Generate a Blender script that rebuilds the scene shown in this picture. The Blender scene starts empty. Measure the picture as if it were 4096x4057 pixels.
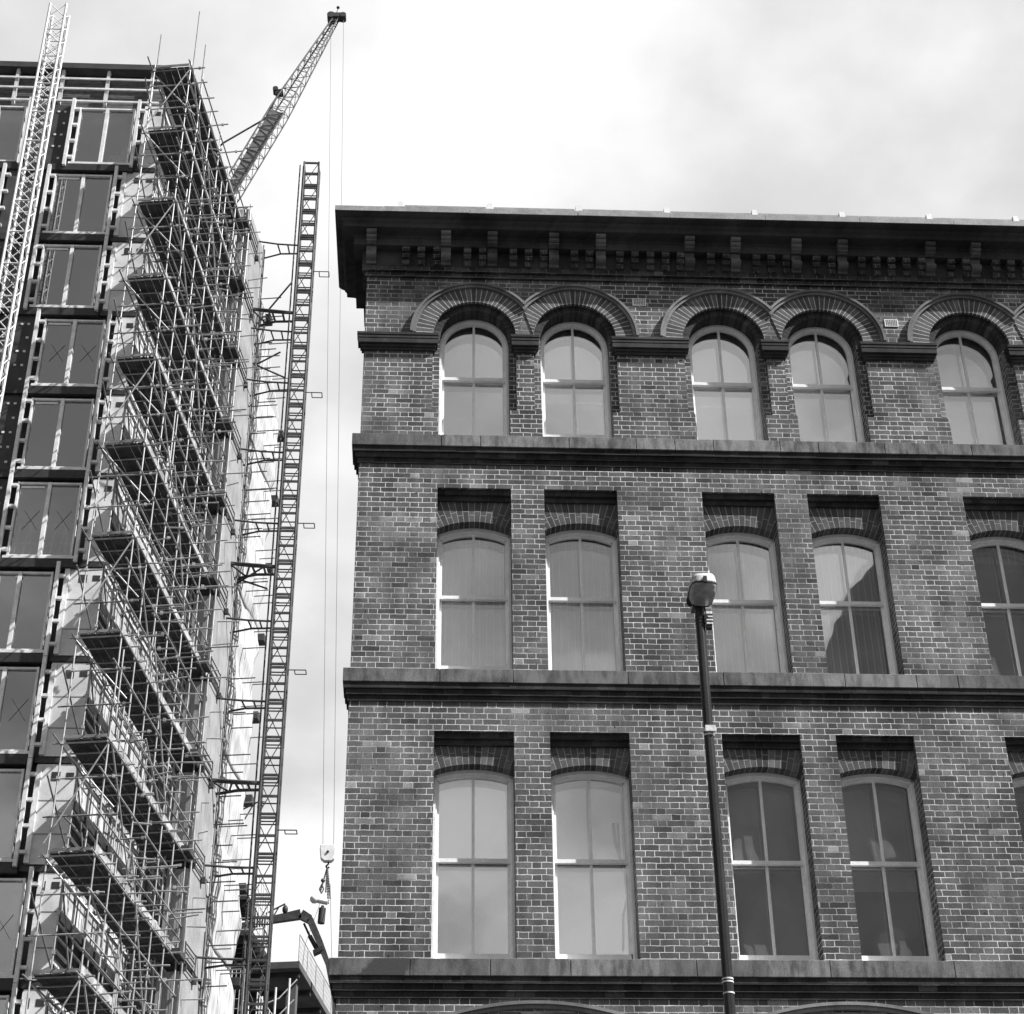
import bpy, math, random
from mathutils import Vector, Matrix
random.seed(7)
sc = bpy.context.scene
COL = sc.collection

# ------------------------------------------------------------------ camera, sky, sun, exposure
cam_d = bpy.data.cameras.new("camera"); cam = bpy.data.objects.new("camera", cam_d); COL.objects.link(cam)
cam_d.sensor_fit = 'HORIZONTAL'; cam_d.sensor_width = 36; cam_d.lens = 36 * 7200 / 4096
cam_d.clip_start = 0.1; cam_d.clip_end = 3000
Rv = Vector((0.99884971, -0.04675733, -0.01063023)); Uv = Vector((-0.01641123, -0.54165673, 0.84043956)); Wv = Vector((0.04505465, 0.83929836, 0.54180101))
m = Matrix.Identity(4)
for i in range(3):
    m[i][0] = Rv[i]; m[i][1] = Uv[i]; m[i][2] = -Wv[i]
m[0][3], m[1][3], m[2][3] = 0, 0, 1.6
cam.matrix_world = m
sc.camera = cam

SKX, SKY_ = 0.0, 0.0
SUN_DIR = Vector((2.2, -1.0, 2.7)).normalized()          # towards the sun
elev = math.asin(SUN_DIR.z); az = math.atan2(SUN_DIR.x, SUN_DIR.y)
w = bpy.data.worlds.new("World"); sc.world = w; w.use_nodes = True
nt = w.node_tree; nt.nodes.clear()
def WN(t, **k):
    n = nt.nodes.new(t)
    for a, b in k.items(): setattr(n, a, b)
    return n
out = WN('ShaderNodeOutputWorld'); bg = WN('ShaderNodeBackground'); bg.inputs[1].default_value = 0.1
sky = WN('ShaderNodeTexSky', sky_type='NISHITA'); sky.sun_disc = False; sky.sun_elevation = elev; sky.sun_rotation = az
bw = WN('ShaderNodeRGBToBW'); nt.links.new(sky.outputs[0], bw.inputs[0])
tc = WN('ShaderNodeTexCoord'); sep = WN('ShaderNodeSeparateXYZ'); nt.links.new(tc.outputs['Generated'], sep.inputs[0])
def wm(op, a, b=None, c=None):
    n = WN('ShaderNodeMath', operation=op)
    for i, x in enumerate((a, b, c)):
        if x is None: continue
        if isinstance(x, (int, float)): n.inputs[i].default_value = x
        else: nt.links.new(x, n.inputs[i])
    return n.outputs[0]
zz = wm('ADD', wm('MAXIMUM', sep.outputs[2], 0.0), 0.25)
cmb = WN('ShaderNodeCombineXYZ'); nt.links.new(wm('DIVIDE', sep.outputs[0], zz), cmb.inputs[0]); nt.links.new(wm('DIVIDE', sep.outputs[1], zz), cmb.inputs[1])
n1 = WN('ShaderNodeTexNoise'); n1.inputs['Scale'].default_value = 2.3; n1.inputs['Detail'].default_value = 7; n1.inputs['Roughness'].default_value = 0.52
off_ = WN('ShaderNodeVectorMath', operation='ADD'); off_.inputs[1].default_value = (SKX, SKY_, 0.0); nt.links.new(cmb.outputs[0], off_.inputs[0]); nt.links.new(off_.outputs[0], n1.inputs['Vector'])
n2 = WN('ShaderNodeTexNoise'); n2.inputs['Scale'].default_value = 0.9; n2.inputs['Detail'].default_value = 5
nt.links.new(cmb.outputs[0], n2.inputs['Vector'])
# bright cloud lies along the street's axis (in front of and behind the camera); the unseen rest is darkened to cut fill light on the walls
rp = WN('ShaderNodeMapRange', interpolation_type='SMOOTHSTEP')
for i_, v_ in enumerate((0.36, 0.60, 4.2, 6.5)): rp.inputs[i_ + 1].default_value = v_
nt.links.new(n1.outputs['Fac'], rp.inputs[0])
axd = wm('ADD', wm('ABSOLUTE', sep.outputs[0]), wm('MULTIPLY', wm('SUBTRACT', n2.outputs['Fac'], 0.5), 0.25))
mr = WN('ShaderNodeMapRange', interpolation_type='SMOOTHSTEP')
for i_, v_ in enumerate((0.46, 0.66, 1.0, 0.0)): mr.inputs[i_ + 1].default_value = v_
nt.links.new(axd, mr.inputs[0])
mz = WN('ShaderNodeMapRange', interpolation_type='SMOOTHSTEP')
for i_, v_ in enumerate((0.80, 0.90, 1.0, 0.0)): mz.inputs[i_ + 1].default_value = v_
nt.links.new(sep.outputs[2], mz.inputs[0])
cover = wm('MULTIPLY', mr.outputs[0], mz.outputs[0])
back = WN('ShaderNodeMapRange', interpolation_type='SMOOTHSTEP')
for i_, v_ in enumerate((-0.3, 0.3, 0.0, 1.0)): back.inputs[i_ + 1].default_value = v_
nt.links.new(sep.outputs[1], back.inputs[0])
mx = WN('ShaderNodeMix', data_type='FLOAT')
nt.links.new(cover, mx.inputs[0]); nt.links.new(wm('MULTIPLY', bw.outputs[0], 0.3), mx.inputs[2]); bk = WN('ShaderNodeMapRange', interpolation_type='SMOOTHSTEP')
for i_, v_ in enumerate((0.36, 0.62, 2.2, 5.2)): bk.inputs[i_ + 1].default_value = v_
nt.links.new(n1.outputs['Fac'], bk.inputs[0])
bmix = WN('ShaderNodeMix', data_type='FLOAT'); nt.links.new(back.outputs[0], bmix.inputs[0]); nt.links.new(bk.outputs[0], bmix.inputs[2]); nt.links.new(rp.outputs[0], bmix.inputs[3])
nt.links.new(bmix.outputs[0], mx.inputs[3])
nt.links.new(mx.outputs[0], bg.inputs[0]); nt.links.new(bg.outputs[0], out.inputs[0])

sd = bpy.data.lights.new("sun", 'SUN'); sd.energy = 5.0; sd.angle = math.radians(0.5); sd.color = (1, 1, 1)
so = bpy.data.objects.new("sun", sd); COL.objects.link(so)
so.rotation_euler = (-SUN_DIR).to_track_quat('-Z', 'Y').to_euler(); so.location = (30, -20, 60)
sc.view_settings.view_transform = 'Standard'; sc.view_settings.look = 'None'
sc.view_settings.exposure = 0.72; sc.view_settings.gamma = 1

# ------------------------------------------------------------------ materials
class NT:
    def __init__(s, name):
        s.m = bpy.data.materials.new(name); s.m.use_nodes = True; s.t = s.m.node_tree; s.t.nodes.clear()
        s.o = s.t.nodes.new('ShaderNodeOutputMaterial'); s.b = s.t.nodes.new('ShaderNodeBsdfPrincipled')
        s.t.links.new(s.b.outputs[0], s.o.inputs[0])
    def n(s, t, **k):
        x = s.t.nodes.new(t)
        for a, b in k.items(): setattr(x, a, b)
        return x
    def l(s, a, b):
        if isinstance(a, (int, float)): b.default_value = a
        else: s.t.links.new(a, b)
    def ma(s, op, a, b=None, c=None, clamp=False):
        x = s.n('ShaderNodeMath', operation=op); x.use_clamp = clamp
        for i, v in enumerate((a, b, c)):
            if v is not None: s.l(v, x.inputs[i])
        return x.outputs[0]
    def xyz(s, a, b, c):
        x = s.n('ShaderNodeCombineXYZ')
        for i, v in enumerate((a, b, c)): s.l(v, x.inputs[i])
        return x.outputs[0]
    def noise(s, vec, scale, det=3, rough=0.5):
        x = s.n('ShaderNodeTexNoise'); x.inputs['Scale'].default_value = scale; x.inputs['Detail'].default_value = det; x.inputs['Roughness'].default_value = rough
        if vec is not None: s.l(vec, x.inputs['Vector'])
        return x.outputs['Fac']
    def white(s, vec):
        x = s.n('ShaderNodeTexWhiteNoise', noise_dimensions='3D'); s.l(vec, x.inputs['Vector']); return x.outputs['Value']
    def ramp(s, fac, pts, interp='LINEAR'):
        x = s.n('ShaderNodeValToRGB'); r = x.color_ramp; r.interpolation = interp
        while len(r.elements) < len(pts): r.elements.new(0.5)
        for e, (p, v) in zip(r.elements, pts): e.position = p; e.color = (v, v, v, 1)
        s.l(fac, x.inputs[0]); y = s.n('ShaderNodeRGBToBW'); s.l(x.outputs[0], y.inputs[0]); return y.outputs[0]
    def mix(s, f, a, b):
        x = s.n('ShaderNodeMix', data_type='FLOAT'); s.l(f, x.inputs[0]); s.l(a, x.inputs[2]); s.l(b, x.inputs[3]); return x.outputs[0]
    def mapr(s, v, a, b, c, d):
        x = s.n('ShaderNodeMapRange', interpolation_type='SMOOTHSTEP'); s.l(v, x.inputs[0])
        for i, q in enumerate((a, b, c, d)): s.l(q, x.inputs[i + 1])
        return x.outputs[0]
    def pos(s):
        g = s.n('ShaderNodeNewGeometry'); return g.outputs['Position']
    def objc(s):
        return s.n('ShaderNodeTexCoord').outputs['Object']
    def sepx(s, v):
        x = s.n('ShaderNodeSeparateXYZ'); s.l(v, x.inputs[0]); return x.outputs
    def fin(s, col, rough=0.8, bump=None, dist=0.004, strength=0.6, metal=0, spec=0.3):
        s.l(s.xyz(col, col, col) if not isinstance(col, (int, float)) else s.xyz(col, col, col), s.b.inputs['Base Color'])
        s.l(rough, s.b.inputs['Roughness']); s.b.inputs['Metallic'].default_value = metal
        s.b.inputs['Specular IOR Level'].default_value = spec
        if bump is not None:
            b = s.n('ShaderNodeBump'); b.inputs['Distance'].default_value = dist; b.inputs['Strength'].default_value = strength
            s.l(bump, b.inputs['Height']); s.l(b.outputs[0], s.b.inputs['Normal'])
        return s.m

def brick_mat(name, dark=1.0, mort=0.66):
    t = NT(name); p = t.pos(); x, y, z = t.sepx(p)
    u0 = t.ma('ADD', x, y)
    wob = t.noise(p, 9, 2); wob2 = t.noise(p, 11.7, 2)
    u = t.ma('ADD', u0, t.ma('MULTIPLY', t.ma('SUBTRACT', wob, 0.5), 0.016))
    v = t.ma('ADD', z, t.ma('MULTIPLY', t.ma('SUBTRACT', wob2, 0.5), 0.014))
    H = 0.0805; P = 0.3525; S = 0.235
    rr = t.ma('DIVIDE', v, H); r = t.ma('FLOOR', rr); fv = t.ma('FRACT', rr)
    par = t.ma('MODULO', r, 2.0)
    jit = t.white(t.xyz(r, 3.1, 7.7))
    uu = t.ma('ADD', t.ma('ADD', u, t.ma('MULTIPLY', par, P / 2)), t.ma('MULTIPLY', jit, 0.022))
    c = t.ma('DIVIDE', t.ma('ADD', uu, 100), P); ci = t.ma('FLOOR', c); ft = t.ma('MULTIPLY', t.ma('FRACT', c), P)
    isH = t.ma('GREATER_THAN', ft, S)
    lu = t.ma('SUBTRACT', ft, t.ma('MULTIPLY', isH, S)); wd = t.ma('SUBTRACT', S, t.ma('MULTIPLY', isH, S / 2))
    du = t.ma('MINIMUM', lu, t.ma('SUBTRACT', wd, lu))
    dv = t.ma('MULTIPLY', t.ma('MINIMUM', fv, t.ma('SUBTRACT', 1.0, fv)), H)
    d = t.ma('MINIMUM', du, dv)
    big = t.noise(p, 0.55, 4); mid = t.noise(p, 2.2, 4); fine = t.noise(p, 60, 3, 0.6)
    thr = t.ma('ADD', 0.0034, t.ma('MULTIPLY', t.ma('SUBTRACT', mid, 0.5), 0.006))
    brickm = t.mapr(d, thr, t.ma('ADD', thr, 0.0028), 0.0, 1.0)
    rid = t.white(t.xyz(t.ma('ADD', t.ma('MULTIPLY', ci, 2.0), isH), r, 1.3))
    base = t.ramp(rid, [(0, 0.075), (0.10, 0.105), (0.5, 0.138), (0.88, 0.165), (0.972, 0.182), (0.988, 0.27), (1, 0.36)])
    stain = t.mapr(big, 0.3, 0.7, 0.72, 1.22); st2 = t.ma('MULTIPLY', t.mapr(mid, 0.3, 0.7, 0.80, 1.16), t.mapr(t.noise(t.xyz(t.ma('MULTIPLY', u0, 2.6), 0.0, t.ma('MULTIPLY', z, 0.35)), 1.3, 4, 0.6), 0.34, 0.64, 0.78, 1.12)); st2 = t.ma('MULTIPLY', st2, t.mapr(t.noise(p, 0.9, 3), 0.58, 0.66, 1.0, 1.28)); fg = t.mapr(fine, 0.25, 0.75, 0.68, 1.28)
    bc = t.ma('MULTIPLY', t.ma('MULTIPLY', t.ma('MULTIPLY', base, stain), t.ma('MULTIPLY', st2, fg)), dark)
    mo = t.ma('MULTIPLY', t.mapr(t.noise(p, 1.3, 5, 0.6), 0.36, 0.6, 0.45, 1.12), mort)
    mo = t.ma('MULTIPLY', mo, t.mapr(t.noise(p, 35, 2), 0.3, 0.7, 0.75, 1.15))
    pit = t.mapr(t.noise(p, 23, 2, 0.4), 0.71, 0.76, 1.0, 0.3)
    col = t.ma('MULTIPLY', t.mix(brickm, mo, bc), pit)
    hgt = t.ma('ADD', t.ma('MULTIPLY', brickm, 0.8), t.ma('ADD', t.ma('MULTIPLY', fine, 0.35), t.ma('MULTIPLY', rid, 0.35)))
    return t.fin(col, 0.9, hgt, 0.006, 0.7, spec=0.15)

def voussoir_mat(name, r0, wedge, zc=0.0, split=None, dark=1.0, mort=0.6):
    """radial brickwork round the object's own origin"""
    t = NT(name); p = t.objc(); x, y, z = t.sepx(p)
    ang = t.ma('ARCTAN2', x, t.ma('SUBTRACT', z, zc)); k = t.ma('DIVIDE', t.ma('ADD', ang, 3.2), wedge)
    ki = t.ma('FLOOR', k); kf = t.ma('FRACT', k)
    rad = t.ma('SQRT', t.ma('ADD', t.ma('MULTIPLY', x, x), t.ma('MULTIPLY', t.ma('SUBTRACT', z, zc), t.ma('SUBTRACT', z, zc))))
    d = t.ma('MULTIPLY', t.ma('MULTIPLY', t.ma('MINIMUM', kf, t.ma('SUBTRACT', 1.0, kf)), wedge), rad)
    if split:
        alt = t.ma('MODULO', ki, 2.0)
        d2 = t.ma('ABSOLUTE', t.ma('SUBTRACT', rad, t.ma('ADD', split, t.ma('MULTIPLY', alt, 0.06))))
        d = t.ma('MINIMUM', d, d2)
    wp = t.pos(); fine = t.noise(wp, 60, 3, 0.6); mid = t.noise(wp, 4, 3)
    bm = t.mapr(d, 0.003, 0.007, 0.0, 1.0)
    rid = t.white(t.xyz(ki, 1.0, r0))
    base = t.ramp(rid, [(0, 0.08), (0.5, 0.115), (0.9, 0.16), (1, 0.22)])
    bc = t.ma('MULTIPLY', t.ma('MULTIPLY', base, t.mapr(fine, 0.25, 0.75, 0.7, 1.25)), t.mapr(mid, 0.3, 0.7, 0.8, 1.15))
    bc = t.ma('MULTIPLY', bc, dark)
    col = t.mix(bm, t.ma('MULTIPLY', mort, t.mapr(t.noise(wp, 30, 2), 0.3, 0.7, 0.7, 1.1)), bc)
    return t.fin(col, 0.9, t.ma('ADD', bm, t.ma('MULTIPLY', fine, 0.3)), 0.006, 0.6, spec=0.15)

def stone_mat(name, a, b, streak=1.0):
    t = NT(name); p = t.pos(); x, y, z = t.sepx(p)
    sv = t.xyz(t.ma('MULTIPLY', t.ma('ADD', x, y), 5.0), 0.0, t.ma('MULTIPLY', z, 1.4))
    st = t.noise(sv, 1.6, 4, 0.65); fine0 = t.noise(p, 12, 3); blot = t.noise(p, 1.4, 4); fine = t.noise(p, 70, 3, 0.6)
    f = t.ma('ADD', t.ma('MULTIPLY', t.mapr(st, 0.34, 0.62, 0.0, 1.0), 0.6 * streak), t.ma('MULTIPLY', t.mapr(blot, 0.36, 0.62, 0.0, 1.0), 1 - 0.6 * streak))
    blk = t.white(t.xyz(t.ma('FLOOR', t.ma('DIVIDE', t.ma('ADD', x, y), 1.31)), t.ma('FLOOR', z), 2.0))
    f = t.ma('MULTIPLY', f, t.mapr(blk, 0.0, 1.0, 0.55, 1.15))
    ledge_shadow = t.ma('ABSOLUTE', t.ma('ADD', t.ma('ADD', x, 0.42), t.ma('MULTIPLY', t.ma('SUBTRACT', 8.55, z), 0.9)))  # cast shadow on the lowest ledge, painted into the stone colour
    ledge_shadow = t.ma('MAXIMUM', t.mapr(t.ma('ADD', ledge_shadow, t.ma('MULTIPLY', t.ma('SUBTRACT', fine0, 0.5), 0.2)), 0.24, 0.30, 0.0, 1.0), t.ma('GREATER_THAN', z, 9.0))
    f = t.ma('MULTIPLY', f, ledge_shadow)
    col = t.ma('MULTIPLY', t.mix(f, a, b), t.mapr(fine, 0.25, 0.75, 0.75, 1.2))
    return t.fin(col, 0.9, fine, 0.004, 0.6, spec=0.15)

def plain_mat(name, a, var=0.25, rough=0.6, scale=6, metal=0, spec=0.3, grain=0.15):
    t = NT(name); p = t.pos(); nn = t.noise(p, scale, 5, 0.6); f = t.noise(p, 45, 2)
    col = t.ma('MULTIPLY', t.ma('MULTIPLY', a, t.mapr(nn, 0.3, 0.7, 1 - var, 1 + var * 0.6)), t.mapr(f, 0.3, 0.7, 1 - grain, 1 + grain))
    return t.fin(col, rough, f, 0.002, 0.3, metal=metal, spec=spec)

def glass_mat(name, refl, tint=1.0, wob=0.02, scale=1.5):
    t = NT(name); t.t.nodes.remove(t.b)
    tr = t.n('ShaderNodeBsdfTransparent'); tr.inputs[0].default_value = (tint, tint, tint, 1)
    gl = t.n('ShaderNodeBsdfGlossy'); gl.inputs['Roughness'].default_value = 0.015; gl.inputs[0].default_value = (1, 1, 1, 1)
    b = t.n('ShaderNodeBump'); b.inputs['Strength'].default_value = wob; b.inputs['Distance'].default_value = 0.3
    t.l(t.noise(t.pos(), scale, 2), b.inputs['Height']); t.l(b.outputs[0], gl.inputs['Normal'])
    mxs = t.n('ShaderNodeMixShader'); mxs.inputs[0].default_value = refl
    t.l(tr.outputs[0], mxs.inputs[1]); t.l(gl.outputs[0], mxs.inputs[2]); t.l(mxs.outputs[0], t.o.inputs[0])
    return t.m

def board_mat(name, a):
    t = NT(name); p = t.objc(); x, y, z = t.sepx(p); wp = t.pos()
    nn = t.noise(wp, 3, 4); g = t.noise(wp, 25, 3)
    col = t.ma('MULTIPLY', t.ma('MULTIPLY', a, t.mapr(nn, 0.3, 0.7, 0.65, 1.3)), t.mapr(g, 0.3, 0.7, 0.8, 1.2))
    return t.fin(col, 0.85, g, 0.003, 0.4, spec=0.15)

def net_mat(name):
    t = NT(name); p = t.pos(); x, y, z = t.sepx(p)
    st = t.noise(t.xyz(t.ma('MULTIPLY', t.ma('ADD', x, y), 5), 0.0, t.ma('MULTIPLY', z, 0.5)), 1.2, 5, 0.6)
    col = t.ma('MULTIPLY', 0.60, t.mapr(st, 0.3, 0.7, 0.66, 1.12))
    m_ = t.fin(col, 0.7, st, 0.12, 0.6, spec=0.2)
    return m_

M = dict(
    brick=brick_mat("flemish_brick"), darkbrick=brick_mat("shaded_brick", 0.33, 0.06), framebrick=brick_mat("frieze_brick", 0.5, 0.2),  # darker copies hold the shade under ledges, lintels and cornice
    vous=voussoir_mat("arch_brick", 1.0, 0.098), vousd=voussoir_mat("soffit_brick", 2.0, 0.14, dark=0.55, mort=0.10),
    stone=stone_mat("weathered_stone", 0.07, 0.27), darkstone=stone_mat("dark_moulding", 0.028, 0.075, 0.5), hood=stone_mat("moulded_hood_brick", 0.12, 0.28, 0.3), scroll=stone_mat("carved_bracket", 0.07, 0.2, 0.4),  # cornice moulding colour darkened to carry the cornice's shade
    coping=plain_mat("pale_coping", 0.33, 0.2), paint=plain_mat("white_paint", 0.88, 0.08, 0.5, grain=0.06),
    oldpaint=plain_mat("white_paint_worn", 0.62, 0.25, 0.55, 14), glass=glass_mat("window_glass", 0.24, 0.96, 0.010, 1.1), dglass=glass_mat("dark_window_glass", 0.27, 0.6, 0.008, 0.7),
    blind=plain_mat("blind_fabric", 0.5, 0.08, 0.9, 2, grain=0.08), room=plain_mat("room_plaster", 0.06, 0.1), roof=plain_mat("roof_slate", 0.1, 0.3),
    steel=plain_mat("galvanised_tube", 0.42, 0.3, 0.45, 2.5, metal=0.25, spec=0.5), rust=plain_mat("dull_tube", 0.22, 0.35, 0.6, 2.5),
    board=board_mat("scaffold_board", 0.06), toe=plain_mat("pale_toe_board", 0.42, 0.45, 0.7, 1.5),
    cream=plain_mat("pale_membrane", 0.62, 0.2, 0.7, 1.3), white=plain_mat("white_aluminium", 0.72, 0.2, 0.45, 2.0),
    black=plain_mat("black_metal", 0.035, 0.3, 0.5), dark=plain_mat("dark_panel", 0.055, 0.3, 0.6, 1.5), grey=plain_mat("grey_panel", 0.2, 0.25, 0.6, 1.2),
    net=net_mat("white_netting"), mast=plain_mat("dark_mast_paint", 0.06, 0.4, 0.55, 3), mastw=plain_mat("white_mast_paint", 0.72, 0.15, 0.5, 3),
    crane=plain_mat("crane_paint", 0.14, 0.3, 0.5, 1), conc=plain_mat("raw_concrete", 0.12, 0.3, 0.9, 0.8), pole=plain_mat("black_lamp_post", 0.03, 0.25, 0.24, 3, spec=0.6),
    bowl=None, asphalt=plain_mat("asphalt", 0.045, 0.3, 0.9, 0.7), paving=plain_mat("paving", 0.085, 0.25, 0.9, 0.9), ground=plain_mat("gravelly_ground", 0.06, 0.3, 0.9, 0.2),
    opp=plain_mat("opposite_stone", 0.30, 0.3, 0.9, 0.4), rope=plain_mat("wire_rope", 0.2, 0.2), chain=plain_mat("chain_steel", 0.12, 0.3, 0.5, 8), louvre=plain_mat("louvre", 0.11, 0.3), wallsheet=plain_mat("wall_sheeting", 0.5, 0.4, 0.7, 0.8), tape=plain_mat("tape", 0.03, 0.1),
    hoard=plain_mat("hoarding_sheet", 0.33, 0.22, 0.6, 0.9), hook=plain_mat("pale_block_paint", 0.85, 0.15, 0.5, 3), dent=plain_mat("line_paint", 0.7, 0.1))
tb = NT("lamp_bowl"); tb.fin(tb.ma('MULTIPLY', 0.6, tb.mapr(tb.noise(tb.pos(), 9, 4), 0.3, 0.7, 0.6, 1.15)), 0.25, spec=0.6); tb.b.inputs['Transmission Weight'].default_value = 0.35; M['bowl'] = tb.m

# ------------------------------------------------------------------ mesh helpers
class MB:
    def __init__(s): s.v = []; s.f = []; s.sm = []
    def add(s, vs, fs, smooth=False):
        b = len(s.v); s.v += [tuple(p) for p in vs]; s.f += [tuple(i + b for i in f) for f in fs]; s.sm += [smooth] * len(fs); return s
    def quad(s, *p): return s.add(p, [tuple(range(len(p)))])
    def box(s, x0, x1, y0, y1, z0, z1):
        v = [(x, y, z) for z in (z0, z1) for y in (y0, y1) for x in (x0, x1)]
        return s.add(v, [(0, 2, 3, 1), (4, 5, 7, 6), (0, 1, 5, 4), (2, 6, 7, 3), (0, 4, 6, 2), (1, 3, 7, 5)])
    def obox(s, o, a, b, c):
        """box from corner o with edge vectors a b c"""
        o, a, b, c = map(Vector, (o, a, b, c)); v = [o + i * a + j * b + k * c for k in (0, 1) for j in (0, 1) for i in (0, 1)]
        return s.add(v, [(0, 2, 3, 1), (4, 5, 7, 6), (0, 1, 5, 4), (2, 6, 7, 3), (0, 4, 6, 2), (1, 3, 7, 5)])
    def tube(s, p, q, r, n=7, r2=None):
        p, q = Vector(p), Vector(q); d = (q - p).normalized(); a = d.orthogonal().normalized(); b = d.cross(a); r2 = r if r2 is None else r2
        vs = []
        for c, rr in ((p, r), (q, r2)):
            vs += [c + a * rr * math.cos(2 * math.pi * i / n) + b * rr * math.sin(2 * math.pi * i / n) for i in range(n)]
        s.add(vs, [(i, (i + 1) % n, n + (i + 1) % n, n + i) for i in range(n)], True)
        s.add(vs[:n], [tuple(range(n - 1, -1, -1))]); s.add(vs[n:], [tuple(range(n))]); return s
    def path(s, pts, r, n=6):
        for a, b in zip(pts[:-1], pts[1:]): s.tube(a, b, r, n)
        return s
    def coupler(s, p, r=0.052):
        x, y, z = p; return s.box(x - r, x + r, y - r, y + r, z - r * 1.1, z + r * 1.1)
    def prism_y(s, poly, y0, y1):
        """polygon of (x,z) extruded in y"""
        n = len(poly); v = [(x, y0, z) for x, z in poly] + [(x, y1, z) for x, z in poly]
        return s.add(v, [tuple(range(n)), tuple(range(2 * n - 1, n - 1, -1))] + [(i, n + i, n + (i + 1) % n, (i + 1) % n) for i in range(n)])
    def prism_x(s, poly, x0, x1):
        """polygon of (y,z) extruded in x"""
        n = len(poly); v = [(x0, y, z) for y, z in poly] + [(x1, y, z) for y, z in poly]
        return s.add(v, [tuple(range(n)), tuple(range(2 * n - 1, n - 1, -1))] + [(i, n + i, n + (i + 1) % n, (i + 1) % n) for i in range(n)])
    def sphere(s, c, r, n=10, sx=1, sy=1, sz=1):
        vs = []; fs = []; mrow = n // 2
        for j in range(mrow + 1):
            th = math.pi * j / mrow
            for i in range(n):
                ph = 2 * math.pi * i / n; vs.append((c[0] + sx * r * math.sin(th) * math.cos(ph), c[1] + sy * r * math.sin(th) * math.sin(ph), c[2] + sz * r * math.cos(th)))
        for j in range(mrow):
            for i in range(n): fs.append((j * n + i, (j + 1) * n + i, (j + 1) * n + (i + 1) % n, j * n + (i + 1) % n))
        return s.add(vs, fs, True)

WL = {}
def obj(name, mb, mat, parent=None, origin=None, bevel=0):
    me = bpy.data.meshes.new(name)
    po = WL.get(parent, Vector((0, 0, 0))) if parent else Vector((0, 0, 0))
    if origin is None: origin = po if parent else Vector((0, 0, 0))
    og = Vector(origin)
    me.from_pydata([tuple(Vector(v) - og) for v in mb.v], [], mb.f); me.update()
    for pl, smv in zip(me.polygons, mb.sm): pl.use_smooth = smv
    me.materials.append(mat)
    o = bpy.data.objects.new(name, me); COL.objects.link(o)
    if parent: o.parent = parent
    o.location = og - po; WL[o] = og
    if bevel:
        bv = o.modifiers.new("bevel", 'BEVEL'); bv.width = bevel; bv.segments = 2; bv.limit_method = 'ANGLE'
    return o
def tag(o, label=None, cat=None, group=None, kind=None):
    for k, v in (('label', label), ('category', cat), ('group', group), ('kind', kind)):
        if v: o[k] = v
    return o
def thing(name, label, cat, loc, group=None):
    o = bpy.data.objects.new(name, None); COL.objects.link(o); o.location = loc; o.empty_display_size = 0.3
    WL[o] = Vector(loc); return tag(o, label, cat, group)

# ------------------------------------------------------------------ ground
g = MB().quad((-1500, -1500, -0.13), (1500, -1500, -0.13), (1500, 1500, -0.13), (-1500, 1500, -0.13))
tag(obj("ground", g, M['ground']), "broad gravelly ground running to the horizon", "ground", kind='structure')
tag(obj("road", MB().box(-60, 60, -7, 12.0, -0.5, -0.12), M['asphalt']), "asphalt road between the brick building and the opposite side", "road", kind='structure')
pv = MB().box(-60, 60, 12.0, 20.7, -0.5, 0.0)
tag(obj("pavement", pv, M['paving']), "paved footway with kerb along the brick building", "pavement", kind='structure')
tag(obj("site_yard", MB().box(-9.0, 0, 22.5, 140, -0.5, -0.10), M['paving']), "bare street running back beside the building site", "street", kind='structure')

# ------------------------------------------------------------------ the brick building
D = 20.884; XL = -1.012; XR = 13.95
BAY = 3.69; CX = [0.60 + BAY * k + e for k in range(4) for e in (0, 1.48)]
HW = 0.51
bb = thing("brick_building", "dark brick warehouse with round-arched top windows and a deep bracketed cornice", "building", (6.5, D, 0))
L1, L2, L3 = 16.21, 12.512, 8.656          # tops of the three stone string courses
wall = MB()
def wq(x0, x1, z0, z1, y=D): wall.quad((x0, y, z0), (x1, y, z0), (x1, y, z1), (x0, y, z1))
def piers(hw, z0, z1):
    x = XL
    for c in CX: wq(x, c - hw, z0, z1); x = c + hw
    wq(x, XR, z0, z1)
GA = [CX[i] + 0.74 for i in range(0, 8, 2)]     # ground-floor arch centres
GR = 3.45; GC = 8.05 - GR
def garc(dx): return GC + math.sqrt(GR * GR - dx * dx)
x = XL
for c in GA:
    wq(x, c - 1.15, 0, 8.3); x = c + 1.15
    for i in range(16):
        a = -1.15 + 2.3 * i / 16; b = a + 2.3 / 16
        wall.quad((c + a, D, garc(a)), (c + b, D, garc(b)), (c + b, D, 8.3), (c + a, D, 8.3))
        wall.quad((c + a, D, garc(a)), (c + a, D + .3, garc(a)), (c + b, D + .3, garc(b)), (c + b, D, garc(b)))
    for sx in (-1.15, 1.15): wall.quad((c + sx, D, 0), (c + sx, D + .3, 0), (c + sx, D + .3, garc(sx)), (c + sx, D, garc(sx)))
wq(x, XR, 0, 8.3)
ROWS = [(L3, 11.665, 11.165, 0.092), (L2, 15.385, 14.78, 0.125)]
wq(XL, XR, 8.3, L3); piers(HW, L3, 11.665); wq(XL, XR, 11.665, L2); piers(HW, L2, 15.385); wq(XL, XR, 15.385, L1)
ZC = 18.09; RO = 0.61
piers(RO, L1, ZC)
x = XL
for c in CX:
    wq(x, c - RO, ZC, 19.4); x = c + RO
    n = 20
    for i in range(n):
        a0 = math.pi * (1 - i / n); a1 = math.pi * (1 - (i + 1) / n)
        p0 = (c + RO * math.cos(a0), ZC + RO * math.sin(a0)); p1 = (c + RO * math.cos(a1), ZC + RO * math.sin(a1))
        wall.quad((p0[0], D, p0[1]), (p1[0], D, p1[1]), (p1[0], D, 19.4), (p0[0], D, 19.4))
wq(x, XR, ZC, 19.4)
DEP = 0.36
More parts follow.
